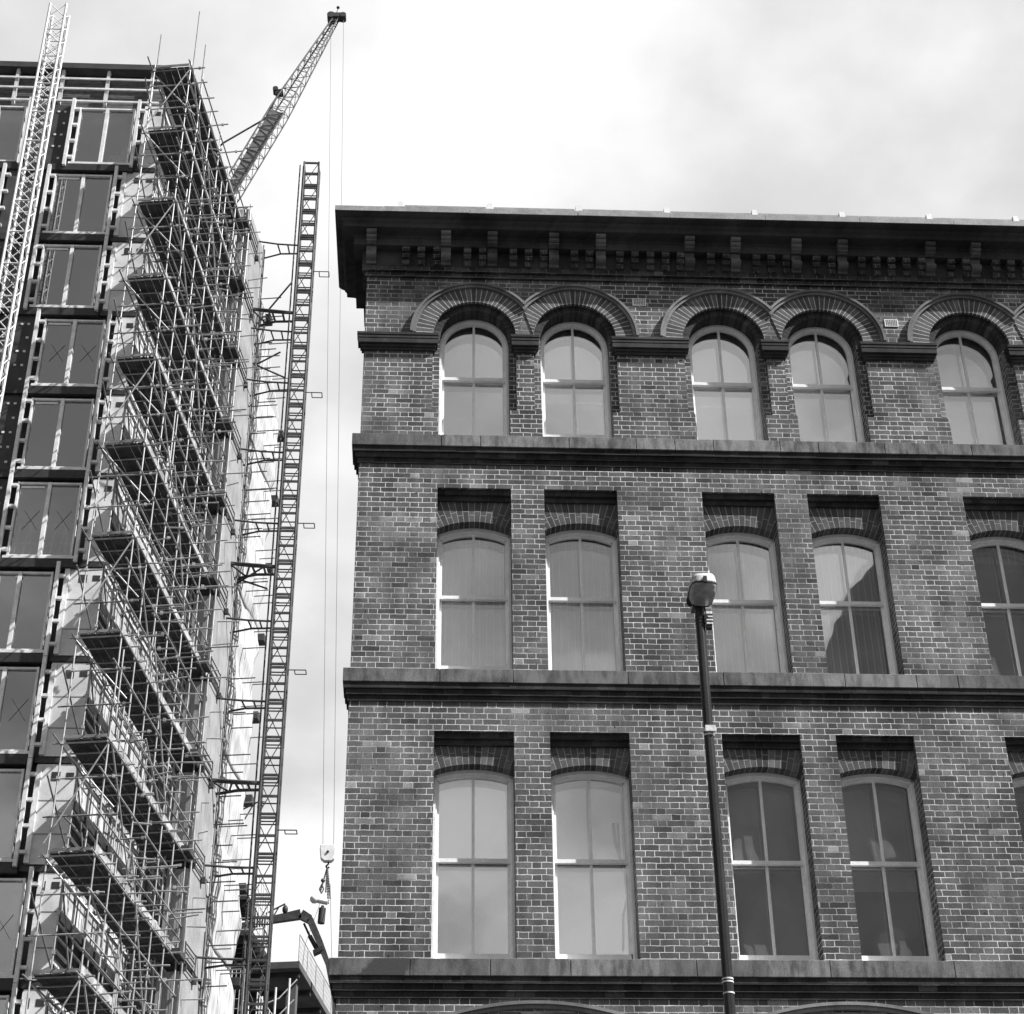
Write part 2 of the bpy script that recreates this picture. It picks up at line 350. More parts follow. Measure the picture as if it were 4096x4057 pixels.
for (zb, zt, zs, rise) in ROWS:
    for c in CX:
        for sx in (-HW, HW): wall.quad((c + sx, D, zb), (c + sx, D + DEP, zb), (c + sx, D + DEP, zt), (c + sx, D, zt))
        wall.quad((c - HW, D, zt), (c + HW, D, zt), (c + HW, D + .15, zt), (c - HW, D + .15, zt))
        for k, yy in ((1, .042), (2, .082)):
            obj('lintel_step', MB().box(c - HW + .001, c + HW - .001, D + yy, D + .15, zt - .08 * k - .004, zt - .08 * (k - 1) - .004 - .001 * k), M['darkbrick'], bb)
RI = 0.51; RB = 0.07
for c in CX:
    n = 24; sf = MB()
    for i in range(n):
        a0 = math.pi * (1 - i / n); a1 = math.pi * (1 - (i + 1) / n)
        def P(r, a, y): return (c + r * math.cos(a), D + y, ZC + r * math.sin(a))
        sf.quad(P(RO, a0, 0), P(RO, a0, RB), P(RO, a1, RB), P(RO, a1, 0))
        sf.quad(P(RI, a0, RB), P(RI, a1, RB), P(RO, a1, RB), P(RO, a0, RB))
        sf.quad(P(RI, a0, RB), P(RI, a0, DEP), P(RI, a1, DEP), P(RI, a1, RB))
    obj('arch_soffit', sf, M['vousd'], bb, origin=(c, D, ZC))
    for sg in (-1, 1):
        wall.quad((c + sg * RO, D, 16.73), (c + sg * RO, D + RB, 16.73), (c + sg * RO, D + RB, ZC), (c + sg * RO, D, ZC))
        wall.quad((c + sg * RI, D + RB, 16.73), (c + sg * RO, D + RB, 16.73), (c + sg * RO, D + RB, ZC), (c + sg * RI, D + RB, ZC))
        wall.quad((c + sg * RI, D + RB, 16.73), (c + sg * RI, D + DEP, 16.73), (c + sg * RI, D + DEP, ZC), (c + sg * RI, D + RB, ZC))
        xa, xb = sorted((c + sg * RI, c + sg * RO)); wall.box(xa, xb, D, D + DEP, L1, 16.73)
YB = D + 11
wall.quad((XL, D, 0), (XL, YB, 0), (XL, YB, 19.4), (XL, D, 19.4)); wall.quad((XR, D, 0), (XR, YB, 0), (XR, YB, 19.4), (XR, D, 19.4)); wall.quad((XL, YB, 0), (XR, YB, 0), (XR, YB, 19.4), (XL, YB, 19.4))
obj("wall", wall, M['brick'], bb)
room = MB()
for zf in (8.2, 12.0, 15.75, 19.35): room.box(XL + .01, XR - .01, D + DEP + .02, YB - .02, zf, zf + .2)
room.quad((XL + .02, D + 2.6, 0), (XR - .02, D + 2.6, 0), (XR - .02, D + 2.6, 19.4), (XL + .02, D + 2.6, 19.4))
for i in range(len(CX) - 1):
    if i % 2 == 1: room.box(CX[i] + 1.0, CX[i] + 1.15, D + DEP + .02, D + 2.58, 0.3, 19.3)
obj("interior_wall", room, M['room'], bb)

def sweep(mb, prof, yend, xr=XR):
    """moulding profile (p outwards, z) along the front and round the left corner"""
    vs = []
    for p, z in prof: vs += [(xr, D - p, z), (XL - p, D - p, z), (XL - p, yend, z)]
    fs = []
    for i in range(len(prof) - 1):
        a = i * 3; fs += [(a, a + 1, a + 4, a + 3), (a + 1, a + 2, a + 5, a + 4)]
    n = len(prof); fs.append(tuple(i * 3 + 2 for i in range(n))); fs.append(tuple(i * 3 for i in range(n)))
    mb.add(vs, fs)
# string courses: stone slabs on corbelled brick
for zt, zb, p in ((L1, 16.017, .107), (L2, 12.317, .087), (L3, 8.446, .097)):
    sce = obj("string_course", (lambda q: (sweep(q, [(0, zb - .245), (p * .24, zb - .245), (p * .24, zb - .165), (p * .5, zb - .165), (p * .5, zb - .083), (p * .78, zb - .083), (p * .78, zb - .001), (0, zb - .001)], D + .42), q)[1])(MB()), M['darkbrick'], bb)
    sl = MB(); x = XL - p
    while x < XR:
        x1 = min(x + random.choice((0.55, 0.95, 1.25, 1.5, 1.6)), XR); j = random.uniform(-.003, .003); kz = random.uniform(-.002, .002)
        sl.box(x + .0035, x1 - .0035, D - p + j, D + DEP - .01, zb, zt + kz) if x > XL else sl.box(x, x1 - .0035, D - p, D + .42, zb, zt)
        x = x1
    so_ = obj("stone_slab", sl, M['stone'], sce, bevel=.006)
    obj("mortar_bed", MB().box(XL - p + .02, XR - .01, D - p + .012, D + .3, zb + .002, zt - .006), M['darkstone'], sce)
    for c in CX: pass
# cornice
co = MB()
sweep(co, [(.06, 19.315), (.075, 19.315), (.075, 19.60), (.21, 19.60), (.21, 19.66), (.205, 19.662), (.205, 19.74), (.215, 19.742), (.215, 19.80), (.24, 19.81), (.35, 19.82), (.365, 19.825),
           (.365, 19.895), (.375, 19.905), (.395, 19.93), (.408, 19.952), (.408, 19.962), (.43, 19.968), (.46, 19.985), (.482, 20.003), (.494, 20.017), (0, 20.017)], 22.2)
cn = obj("cornice", co, M['darkstone'], bb)
fz = MB(); sweep(fz, [(0, 19.14), (.035, 19.14), (.035, 19.218), (.02, 19.218), (.02, 19.233), (.072, 19.233), (.072, 19.313), (0, 19.313)], 22.2)
obj("frieze_course", fz, M['framebrick'], bb)
cp = MB(); x = XL - .5
cuts = [XL - .5, -.78, .52, 2.15, 3.55, 5.0, 6.45, 7.9, 9.3, 10.8, 12.3, XR]
for a, b in zip(cuts[:-1], cuts[1:]):
    j = random.uniform(0, .006)
    cp.box(a + .003, b - .003, D - .5 - j, D + 1.0, 20.019, 20.11 + j) if a > XL else cp.box(a, b - .003, D - .5, 22.2, 20.019, 20.11)
cpo = obj("coping", cp, M['coping'], bb)
st = MB(); px = [-.53 + 1.347 * i for i in range(11)]
for a, b in zip(px[:-1], px[1:]): st.box(a + .06, b - .06, D - .44, D - .38, 20.13, 20.205 + random.uniform(-.006, .006))
obj("gutter_edge", st, M['coping'], bb)
for a in px: obj("gutter_post", MB().box(a - .04, a + .04, D - .45, D - .37, 20.112, 20.265), M['paint'], bb)
obj("roof", MB().prism_x([(D - .3, 20.12), (D + 5.5, 23.2), (YB, 20.12)], XL, XR), M['roof'], bb)
# dentils and brackets
brk = [-1.03] + [0.09 + BAY * k + e for k in range(4) for e in (0, .70, 1.63, 2.34)]
rest_d = MB(); i = 0
while True:
    xd = -.49 + .2306 * i; i += 1
    if xd > XR - .2: break
    if any(b - .105 < xd < b + .15 for b in brk): continue
    den = MB()
    for k, (p, za, zb) in enumerate(((.115, 19.325, 19.405), (.16, 19.415, 19.495), (.205, 19.505, 19.598))):
        j = random.uniform(-.003, .003); den.box(xd + j, xd + .112 + j, D - p, D - .072, za, zb); den.box(xd + .01, xd + .1, D - p + .03, D - .074, zb, zb + .012)
    if xd < 9.6: obj("dentil", den, M['framebrick'], cn)
    else: rest_d.v += [v for v in den.v]; rest_d.f += [tuple(q + len(rest_d.v) - len(den.v) for q in f) for f in den.f]; rest_d.sm += den.sm
tag(obj("dentil", rest_d, M['framebrick'], cn), kind='stuff')
bprof = [(.07, 19.335), (.10, 19.335), (.10, 19.39), (.16, 19.392), (.195, 19.41), (.212, 19.44), (.208, 19.475), (.185, 19.50), (.155, 19.512), (.16, 19.56), (.185, 19.605), (.235, 19.63), (.275, 19.635), (.275, 19.662), (.25, 19.664), (.285, 19.67), (.31, 19.685), (.318, 19.71), (.30, 19.735), (.275, 19.738), (.31, 19.742), (.338, 19.76), (.346, 19.785), (.335, 19.815), (.07, 19.815)]
for b in brk:
    if b < XR - .2: obj("bracket", MB().prism_x([(D - p, z) for p, z in bprof], b, b + .148), M['scroll'], cn, bevel=.008)
# arches of the top storey
def ring(mb, c, r0, r1, y0, y1, side, n=40, lim=.738):
    def pr(r, t):
        e = math.acos(min(1, lim / r)) if r > lim else 0.0
        a0, a1 = (math.pi, e) if side > 0 else (0.0, math.pi - e)
        a = a0 + (a1 - a0) * t; return c + r * math.cos(a), ZC + r * math.sin(a)
    vs = []
    for i in range(n + 1):
        (xa, za), (xb, zb) = pr(r0, i / n), pr(r1, i / n); vs += [(xa, y0, za), (xb, y0, zb), (xb, y1, zb), (xa, y1, za)]
    fs = []
    for i in range(n):
        a = i * 4; b = a + 4
        fs += [(a, a + 1, b + 1, b), (a + 1, a + 2, b + 2, b + 1), (a + 2, a + 3, b + 3, b + 2), (a + 3, a, b, b + 3)]
    fs += [(0, 1, 2, 3), (n * 4 + 3, n * 4 + 2, n * 4 + 1, n * 4)]
    mb.add(vs, fs, False)
for i, c in enumerate(CX):
    s = 1 if i % 2 == 0 else -1
    r = MB(); ring(r, c, RO - .002, .86, D - .014, D + .03, s)
    obj("brick_arch", r, M['vous'], bb, origin=(c, D, ZC))
    h = MB(); ring(h, c, .862, .905, D - .05, D + .02, s); ring(h, c, .907, .945, D - .075, D + .02, s)
    obj("hood_mould", h, M['hood'], bb)
ends = [XL] + [v for c in CX for v in (c - RO, c + RO)] + [XR]
for a, b in zip(ends[::2], ends[1::2]):
    im = MB()
    for p, za, zb in ((.035, 17.755, 17.80), (.055, 17.80, 17.845), (.088, 17.848, 17.93), (.094, 17.932, 17.985), (.103, 17.987, 18.035)):
        im.box(a - (p if a == XL else p * .8), b + (p * .8 if b != XR else 0), D - p, D + RB + .004, za, zb)
    obj("impost", im, M['darkstone'], bb, bevel=.005)
for c in GA:
    gm = MB()
    for (r0, r1, y0) in ((GR + .03, GR + .075, D - .045), (GR + .077, GR + .115, D - .07)):
        n = 24
        for i in range(n):
            a0 = -.36 + .72 * i / n; a1 = a0 + .72 / n
            v = []
            for a in (a0, a1):
                for r in (r0, r1):
                    for y in (y0, D + .01): v.append((c + r * math.sin(a), y, GC + r * math.cos(a)))
            gm.add(v, [(0, 2, 6, 4), (1, 5, 7, 3), (0, 4, 5, 1), (2, 3, 7, 6)])
    obj("ground_arch_hood", gm, M['hood'], bb)
    obj("ground_window", MB().box(c - 1.14, c + 1.14, D + .25, D + .28, 0.1, 8.05), M['dglass'], bb)
for (x0, z0) in ((2.965, 18.70), (6.745, 18.40), (10.43, 18.55)):
    vt = obj("air_vent", MB().box(x0, x0 + .205, D - .012, D + .02, z0, z0 + .135), M['hook'], bb)
    hb = MB()
    for a in range(7):
        for b in range(4): hb.box(x0 + .02 + a * .0255, x0 + .034 + a * .0255, D - .015, D - .011, z0 + .018 + b * .028, z0 + .036 + b * .028)
    obj("vent_hole", hb, M['black'], vt)
# windows
fan = {}
def fan_mat(R, key):
    if key not in fan: fan[key] = voussoir_mat("lintel_brick_" + key, R, .082 / (R + .15), 0.0, split=R + .11, dark=0.8, mort=0.32)  # recess shade put into a darker lintel brick colour
    return fan[key]
def arc_pts(c, hw, zs, rise, n=14):
    if rise is None: return [(c + hw * math.cos(math.pi * (1 - i / n)), zs + hw * math.sin(math.pi * (1 - i / n))) for i in range(n + 1)]
    R = (hw * hw + rise * rise) / (2 * rise); zc = zs + rise - R
    return [(c - hw + 2 * hw * i / n, zc + math.sqrt(max(0, R * R - (-hw + 2 * hw * i / n) ** 2))) for i in range(n + 1)]
def archband(mb, po, pi, y0, y1):
    for i in range(len(po) - 1):
        q = [po[i], po[i + 1], pi[i + 1], pi[i]]
        mb.add([(x, y0, z) for x, z in q] + [(x, y1, z) for x, z in q], [(0, 1, 2, 3), (7, 6, 5, 4), (0, 4, 5, 1), (3, 2, 6, 7)])
WCFG = {}
def make_window(row, i, c):
    if row == 2: zb, zs, rise, hw, zm = L1 + .10, ZC, None, RI, 17.52
    elif row == 1: zb, zs, rise, hw, zm = L2 + .07, 14.78, .125, HW, 13.82
    else: zb, zs, rise, hw, zm = L3 + .035, 11.165, .092, HW, 10.05
    kind = {2: "arched", 1: "segmental", 0: "segmental"}[row]
    y = D + .29
    wn = thing("window", None, None, (c, y, zb)); wn.parent = bb; wn.location = Vector((c, y, zb)) - WL[bb]
    fr = MB(); fw = .032
    fr.box(c - hw, c - hw + fw, y, y + .12, zb, zs); fr.box(c + hw - fw, c + hw, y, y + .12, zb, zs)
    fr.box(c - hw + fw, c - hw + fw + .014, y + .025, y + .12, zb, zs); fr.box(c + hw - fw - .014, c + hw - fw, y + .025, y + .12, zb, zs)
    archband(fr, arc_pts(c, hw, zs, rise), arc_pts(c, hw - fw, zs - (0 if rise is None else fw), rise if rise is None else rise * .85), y, y + .12)
    archband(fr, arc_pts(c, hw - fw, zs - (0 if rise is None else fw), rise if rise is None else rise * .85), arc_pts(c, hw - fw - .014, zs - (0 if rise is None else fw + .014), rise if rise is None else rise * .8), y + .025, y + .12)
    fr.box(c - hw - .0, c + hw, y - .04, y + .12, zb - .06, zb)
    obj("frame", fr, M['paint'], wn)
    si = hw - fw - .014; st = .032; zsi = zs - (0 if rise is None else fw + .014); ri = None if rise is None else rise * .8
    up = MB(); ys = y + .045
    archband(up, arc_pts(c, si, zsi, ri), arc_pts(c, si - st, zsi - (0 if ri is None else st), ri), ys, ys + .04)
    for sg in (-1, 1):
        xa, xb = sorted((c + sg * si, c + sg * (si - st))); up.box(xa, xb, ys, ys + .04, zm - .02, zsi - (0 if ri is None else st * .2))
    up.box(c - si, c + si, ys - .012, ys + .045, zm - .028, zm + .022)
    ztop = (zsi + si - st if ri is None else zsi + ri - st)
    up.box(c - .017, c + .017, ys + .004, ys + .036, zm + .022, ztop)
    us = obj("upper_sash", up, M['paint'], wn)
    lift = WCFG.get((row, i), {}).get('lift', 0)
    lo = MB(); yl = ys + .05; rail = .185 if row == 0 else .12
    for sg in (-1, 1):
        xa, xb = sorted((c + sg * si, c + sg * (si - st))); lo.box(xa, xb, yl, yl + .04, zb + .001 + lift, zm)
    lo.box(c - si + st, c + si - st, yl, yl + .04, zb + .002 + lift, zb + rail + lift); lo.box(c - si, c + si, yl, yl + .045, zm + .001, zm + .035)
    lo.box(c - .017, c + .017, yl + .004, yl + .036, zb + rail + lift, zm)
    ls = obj("lower_sash", lo, M['paint'], wn)
    gp = MB(); pts = arc_pts(c, si - .01, zsi - (0 if ri is None else .02), ri, 18)
    gp.prism_y([(c - si + .01, zm)] + pts + [(c + si - .01, zm)], ys + .018, ys + .024); obj("pane", gp, M['glass'], wn)
    obj("pane", MB().box(c - si + .01, c + si - .01, yl + .018, yl + .024, zb + .05 + lift, zm), M['glass'], wn)
    cfg = WCFG.get((row, i), {})
    ig = MB(); ig.box(c - hw - .04, c + hw + .04, D + .470, D + .476, zb - .02, zs + (hw if rise is None else rise) + .02); ip = obj('inner_pane', ig, M['glass'], wn)
    rx = random.uniform(-.006, .006)
    for v in ip.data.vertices: v.co.y += (v.co.z - 1.5) * rx + v.co.x * random.choice((-1, 1)) * 0
    ib = MB(); zi = zm - (.30 if row == 2 and i in (1, 2) else .0) + random.uniform(-.03, .03)
    ib.box(c - hw - .04, c + hw + .04, D + .478, D + .50, zi - .022, zi + .022).box(c - .02 + .03, c + .02 + .03, D + .4785, D + .499, zb, zi - .024)
    if row != 1: obj('inner_bar', ib, M['oldpaint'], wn)
    yb = D + .53; z0 = cfg.get('blind', zb); x0 = c - hw - .05; x1 = c + hw + .05
    bl = MB(); ztb = zs + (hw if rise is None else rise) + .02
    if row == 1:
        k = 12; wd = (x1 - x0) / k; be = MB()
        for q in range(k):
            xa = x0 + q * wd; a = math.radians(14 + random.uniform(-4, 4)); dx = wd * 1.04 * math.cos(a); dy = wd * math.sin(a)
            bl.obox((xa, yb, z0), (dx, dy, 0), (0, .002, 0), (0, 0, ztb - z0))
            be.obox((xa + dx - .012, yb - .004, z0), (.018, 0, 0), (0, .003, 0), (0, 0, ztb - z0))
        obj('slat_light', be, M['paint'], wn)  # pale strips painted where light shows between the slats
    elif row == 0 or row == 2:
        xs = cfg.get('split')
        bl.box(x0, x1, yb, yb + .003, cfg.get('upper', z0), ztb)
        if 'upper' in cfg: bl.box(x0, c + .02, yb, yb + .003, z0, cfg['upper'])
    obj("blind", bl, M['blind'], wn)
    if row < 2:
        R = (hw * hw + rise * rise) / (2 * rise); zc = zs + rise - R; zt = {0: 11.665, 1: 15.385}[row] - .166
        al = MB(); pts = arc_pts(c, hw, zs, rise, 16)
        for a, b in zip(pts[:-1], pts[1:]):
            al.quad((a[0], D + .115, a[1]), (b[0], D + .115, b[1]), (b[0], D + .115, zt + .02), (a[0], D + .115, zt + .02))
            al.quad((a[0], D + .115, a[1]), (a[0], D + DEP, a[1]), (b[0], D + DEP, b[1]), (b[0], D + .115, b[1]))
        obj("brick_lintel", al, fan_mat(R, "low" if row == 0 else "mid"), bb, origin=(c, D, zc))
WCFG[(0, 3)] = dict(blind=9.75); WCFG[(2, 1)] = dict(lift=.17, upper=17.5); WCFG[(1, 0)] = dict(lift=.10); WCFG[(1, 4)] = dict(blind=14.6); WCFG[(0, 4)] = dict(blind=11.0)
for row in range(3):
    for i, c in enumerate(CX): make_window(row, i, c)

pt = thing("potted_plant", "dark spindly plant standing inside the second lower window from the corner", "plant", (2.55, D + .44, L3 + .05))
for pth, rr in (([(2.555, 0.05), (2.545, .75), (2.52, 1.35), (2.555, 1.85)], .03), ([(2.535, 1.2), (2.45, 1.5), (2.40, 1.72), (2.385, 1.95)], .018), ([(2.53, 1.0), (2.46, .75), (2.44, .3)], .014), ([(2.45, 1.5), (2.44, 1.95)], .012), ([(2.52, 1.4), (2.50, 1.8)], .014)):
    obj("stem", MB().path([(x_, D + .44, L3 + z_) for x_, z_ in pth], rr), M['black'], pt)
obj("pot", MB().tube((2.555, D + .44, L3 + .04), (2.555, D + .44, L3 + .22), .05, 12, .065), M['black'], pt)

# ------------------------------------------------------------------ street lamp
LX, LY = 2.425, 14.0
lamp = thing("street_lamp", "tall black street lamp with a pale hooded lantern in front of the brick facade", "street lamp", (LX, LY, 0))
obj("post", MB().tube((LX - .002, LY, -.0), (LX, LY, 6.18), .043, 20).tube((LX, LY, 6.18), (LX, LY, 9.67), .0435, 20, .042), M['pole'], lamp)
obj("base_sleeve", MB().tube((LX - .002, LY, 0), (LX - .002, LY, 1.3), .08, 20).tube((LX - .002, LY, 1.3), (LX - .002, LY, 1.36), .08, 20, .045), M['pole'], lamp)
for z in (6.19, 6.165, 6.075): obj("metal_band", MB().tube((LX, LY, z - .006), (LX, LY, z + .006), .0465, 20), M['white'], lamp)
clip = MB().tube((LX, LY, 8.36), (LX, LY, 8.39), .0465, 20).box(LX - .035, LX + .055, LY - .06, LY - .03, 8.345, 8.40).tube((LX, LY, 8.32), (LX, LY, 8.335), .0465, 20)
obj("metal_clip", clip, M['white'], lamp)
def plan(wid, y0, y1, z, n=24, yc=None):
    pts = []; cyy = (y0 + y1) / 2; hl = (y1 - y0) / 2
    for k in range(n):
        a = 2 * math.pi * k / n; ca, sa = math.cos(a), math.sin(a); e = .48
        pts.append((LX + .012 + wid / 2 * math.copysign(abs(ca) ** e, ca), cyy + hl * math.copysign(abs(sa) ** e, sa), z))
    return pts
def loft(mb, rings, cap0=True, cap1=True):
    n = len(rings[0])
    for a, b in zip(rings[:-1], rings[1:]): mb.add(a + b, [(i, (i + 1) % n, n + (i + 1) % n, n + i) for i in range(n)], True)
    if cap0: mb.add(rings[0], [tuple(range(n - 1, -1, -1))])
    if cap1: mb.add(rings[-1], [tuple(range(n))])
hd = MB(); loft(hd, [plan(.240, 13.66, 14.11, 9.676), plan(.240, 13.66, 14.11, 9.69), plan(.230, 13.664, 14.105, 9.735), plan(.212, 13.68, 14.09, 9.765), plan(.17, 13.73, 14.04, 9.778), plan(.08, 13.8, 13.97, 9.782)])
hood_ = obj("lantern_hood", hd, M['oldpaint'], lamp)
obj("gasket", (lambda q: (loft(q, [plan(.246, 13.655, 14.115, 9.662), plan(.246, 13.655, 14.115, 9.675)]), q)[1])(MB()), M['black'], lamp)
bw_ = MB(); loft(bw_, [plan(.11, 13.80, 13.93, 9.575), plan(.16, 13.76, 13.95, 9.582), plan(.20, 13.70, 13.97, 9.605), plan(.226, 13.672, 13.985, 9.64), plan(.234, 13.664, 13.99, 9.662)])
obj("bowl", bw_, M['bowl'], lamp)
obj("latch", MB().box(LX - .002, LX + .028, 13.640, 13.664, 9.655, 9.715), M['black'], lamp)
obj("spigot", MB().tube((LX, LY, 9.58), (LX, LY + .005, 9.70), .05, 16).box(LX - .06, LX + .06, 13.985, 14.12, 9.60, 9.66), M['pole'], lamp)
cbx = MB()
for k in range(4): cbx.box(LX + .047, LX + .105, LY - .055, LY + .02, 9.50 - .034 * k, 9.526 - .034 * k)
ctrl = obj("control_box", cbx, M['hook'], lamp, bevel=.003)
obj("box_body", MB().box(LX + .05, LX + .10, LY - .045, LY + .015, 9.37, 9.50), M['black'], ctrl)
for k in range(3): obj("strap", MB().tube((LX, LY, 9.488 - .034 * k), (LX, LY, 9.496 - .034 * k), .0455, 18).box(LX + .03, LX + .108, LY - .058, LY - .05, 9.488 - .034 * k, 9.496 - .034 * k), M['black'], lamp)
obj("cable", MB().path([(LX + .03, LY - .045, 9.585), (LX + .045, LY - .05, 9.55), (LX + .05, LY - .05, 9.50), (LX + .062, LY - .06, 9.46)], .006), M['black'], lamp)

# ------------------------------------------------------------------ the unfinished office building on the left
FY = 52.0; SX, SY = -9.40, 49.0; dS = Vector((.1386, .9903, 0)); nS = Vector((.9903, -.1386, 0))
def SP(s, off, z): return Vector((SX, SY, 0)) + dS * s + nS * off + Vector((0, 0, z))
ob = thing("office_block", "unfinished office block with paired glazed units behind scaffolding at the left", "building", (-16, 58, 0))
FL = [50.5 - 3.553 * k for k in range(15)]
corner = SP(2.75, -1.85, 0)                                # where the side wall meets the front
XC = corner.x; XWL = -24.0
body = MB()
e1 = SP(19, -1.95, 0)
poly = [(XWL, FY + .35), (XC, FY + .35), (e1.x, e1.y), (XWL, e1.y)]
body.add([(x, y, 0) for x, y in poly] + [(x, y, 55.4) for x, y in poly], [(0, 1, 5, 4), (1, 2, 6, 5), (2, 3, 7, 6), (3, 0, 4, 7), (4, 5, 6, 7)])
obj("wall", body, M['dark'], ob)
# roof level: plant screen with pale rails under an oversailing roof edge
rf = MB().box(XWL, XC + .1, FY - .12, FY + .5, 55.72, 56.0); rf.add([(XWL, FY + .5, 55.72), (XC + .1, FY + .5, 55.72), (e1.x + .3, e1.y, 55.72), (XWL, e1.y, 55.72), (XWL, FY + .5, 56), (XC + .1, FY + .5, 56), (e1.x + .3, e1.y, 56), (XWL, e1.y, 56)], [(0, 1, 2, 3), (4, 5, 6, 7), (1, 2, 6, 5)])
obj("roof_edge", rf, M['dark'], ob)
obj("plant_screen", (lambda q: [q.box(XWL, XC - .1, FY + .28, FY + .33, 53.9 + .22 * k, 54.1 + .22 * k) for k in range(8)] and q)(MB()), M['louvre'], ob)
for z in (55.2, 54.65, 53.97): obj("roof_rail", MB().box(XWL, XC - .2, FY - .06, FY + .0, z - .04, z + .04), M['white'], ob)
for x in (-22.2, -20.4, -18.6, -16.8, -15.0, -13.2, -11.45): obj("roof_post", MB().box(x - .06, x + .06, FY + .0, FY + .2, 53.9, 55.72), M['oldpaint'], ob)
SHIFT = [0, 1, 1, 0, 0, 0, 1, 1, 1, 0, 0, 0, 1, 1, 0]
def unit(xl, xr, zf, xs=False, sheet=False):
    u = thing("window", None, None, (xl, FY, zf)); u.parent = ob; u.location = Vector((xl, FY, zf)) - WL[ob]
    z0, z1 = zf + .14, zf + 3.1; xm = (xl + xr) / 2; fr = MB()
    fr.box(xl, xl + .07, FY - .06, FY + .12, z0, z1); fr.box(xr - .07, xr, FY - .06, FY + .12, z0, z1)
    fr.box(xm - .065, xm + .065, FY - .05, FY + .12, z0, z1)
    fr.box(xl + .07, xm - .07, FY - .04, FY + .12, z0, z0 + .07); fr.box(xm + .07, xr - .07, FY - .04, FY + .12, z0, z0 + .07)
    fr.box(xl + .07, xm - .07, FY - .04, FY + .12, z1 - .07, z1); fr.box(xm + .07, xr - .07, FY - .04, FY + .12, z1 - .07, z1)
    fr.box(xl + .12 if random.random() < .7 else xm + .1, xl + .12 + .8 if True else xr, FY + .02, FY + .1, z1 - .2, z1 - .12)
    obj("frame", fr, M['white'], u)
    for a, b in ((xl + .07, xm - .07), (xm + .07, xr - .07)):
        obj("pane", MB().box(a, b, FY + .055, FY + .062, z0 + .07, z1 - .07), M['dglass'], u)
        if xs:
            cx_, cz_ = (a + b) / 2 + .05, (z0 + z1) / 2; t = MB()
            for sg in (-1, 1): t.obox((cx_ - .25, FY + .045, cz_ - sg * .38), (.5, 0, sg * .76), (.016, 0, 0), (0, .003, 0))
            obj("tape_cross", t, M['tape'], u)
    return u
for k, zf in enumerate(FL):
    xl = -14.1 - .52 * SHIFT[k]; xr = xl + 2.17
    unit(xl, xr, zf, xs=k in (3, 5, 7, 9)); unit(xl - 4.25, xr - 4.25, zf)
    # dark floor beam between the storeys
    obj("floor_beam", MB().box(XWL, xr + .25, FY - .16, FY + .1, zf - .33, zf - .02), M['black'], ob)
    obj("floor_beam", MB().box(xr + .27, XC, FY - .05, FY + .12, zf - .24, zf - .06), M['black'], ob)
    obj("sill", MB().box(xl - .1, xr + .1, FY - .14, FY + .04, zf + .02, zf + .12), M['white'], ob)
    # pale posts with stub brackets
    for xa in (xr + .17, xl - .22, xr - 4.08):
        ps = MB().box(xa - .06, xa + .06, FY - .28, FY - .14, zf - .15, zf + 3.38)
        for q in range(4): ps.box(xa + .06, xa + .27, FY - .24, FY - .12, zf + .27 + q * .85, zf + .37 + q * .85)
        obj("facade_post", ps, M['white'], ob)
    # dark fixing panels with pale pads
    xa, xb = xr - 3.95, xl - .35
    obj("fixing_panel", MB().box(xa, xb, FY - .05, FY + .05, zf + .03, zf + 3.2), M['dark'], ob)
    pd = MB()
    for q in range(5):
        zq = zf + .35 + q * .62
        for xq in ((xb - .45, xb - .2) if q % 3 else (xb - .18, xa + .4)): pd.box(xq - .045, xq + .045, FY - .075, FY - .05, zq - .04, zq + .04)
    obj("fixing_pad", pd, M['white'], ob)
    # membrane panel towards the corner
    xa = xr + .38
    mp = MB().box(xa, XC, FY - .02, FY + .1, zf + .0, zf + 3.28)
    pm = obj("membrane_panel", mp, M['cream'], ob)
    for q in (.95, 2.05): obj("seam", MB().box(xa + .02, XC - .02, FY - .028, FY - .019, zf + q, zf + q + .035), M['grey'], pm)
    obj("cut_opening", MB().box(XC - .75, XC - .48, FY - .03, FY - .018, zf + 2.72, zf + 3.02), M['black'], pm)
    obj("cut_opening", MB().box(XC - .3, XC - .06, FY - .03, FY - .018, zf + 2.78, zf + 3.0), M['black'], pm)
    obj("panel_rail", MB().box(xa, xa + .16, FY - .1, FY - .021, zf + .02, zf + 3.2), M['white'], pm)
    # side wall bands
    def side(s0, s1, z0, z1, off, th): return MB().obox(SP(s0, -1.95 + off, z0), dS * (s1 - s0), nS * th, (0, 0, z1 - z0))
    obj("side_panel", side(2.8, 19, zf + 1.95, zf + 3.45, .0, .06), M['wallsheet'], ob)
    obj("side_glazing", side(2.8, 19, zf + .75, zf + 1.95, .0, .03), M['grey'], ob)
    obj("side_panel", side(2.8, 19, zf - .05, zf + .75, .0, .06), M['wallsheet'], ob)
    vj = MB()
    for q in range(13): vj.obox(SP(2.9 + q * 1.2, -1.885, zf + .0), dS * .09, nS * .05, (0, 0, 3.4))
    obj("side_post", vj, M['louvre'], ob)
    rl = MB()
    for q in (.12, .52, .92, 1.32, 1.72, 2.12, 3.1):
        rl.obox(SP(2.8, -1.89, zf + q), dS * 16.2, nS * .07, (0, 0, .07))
    obj("side_rail", rl, M['white'], ob)

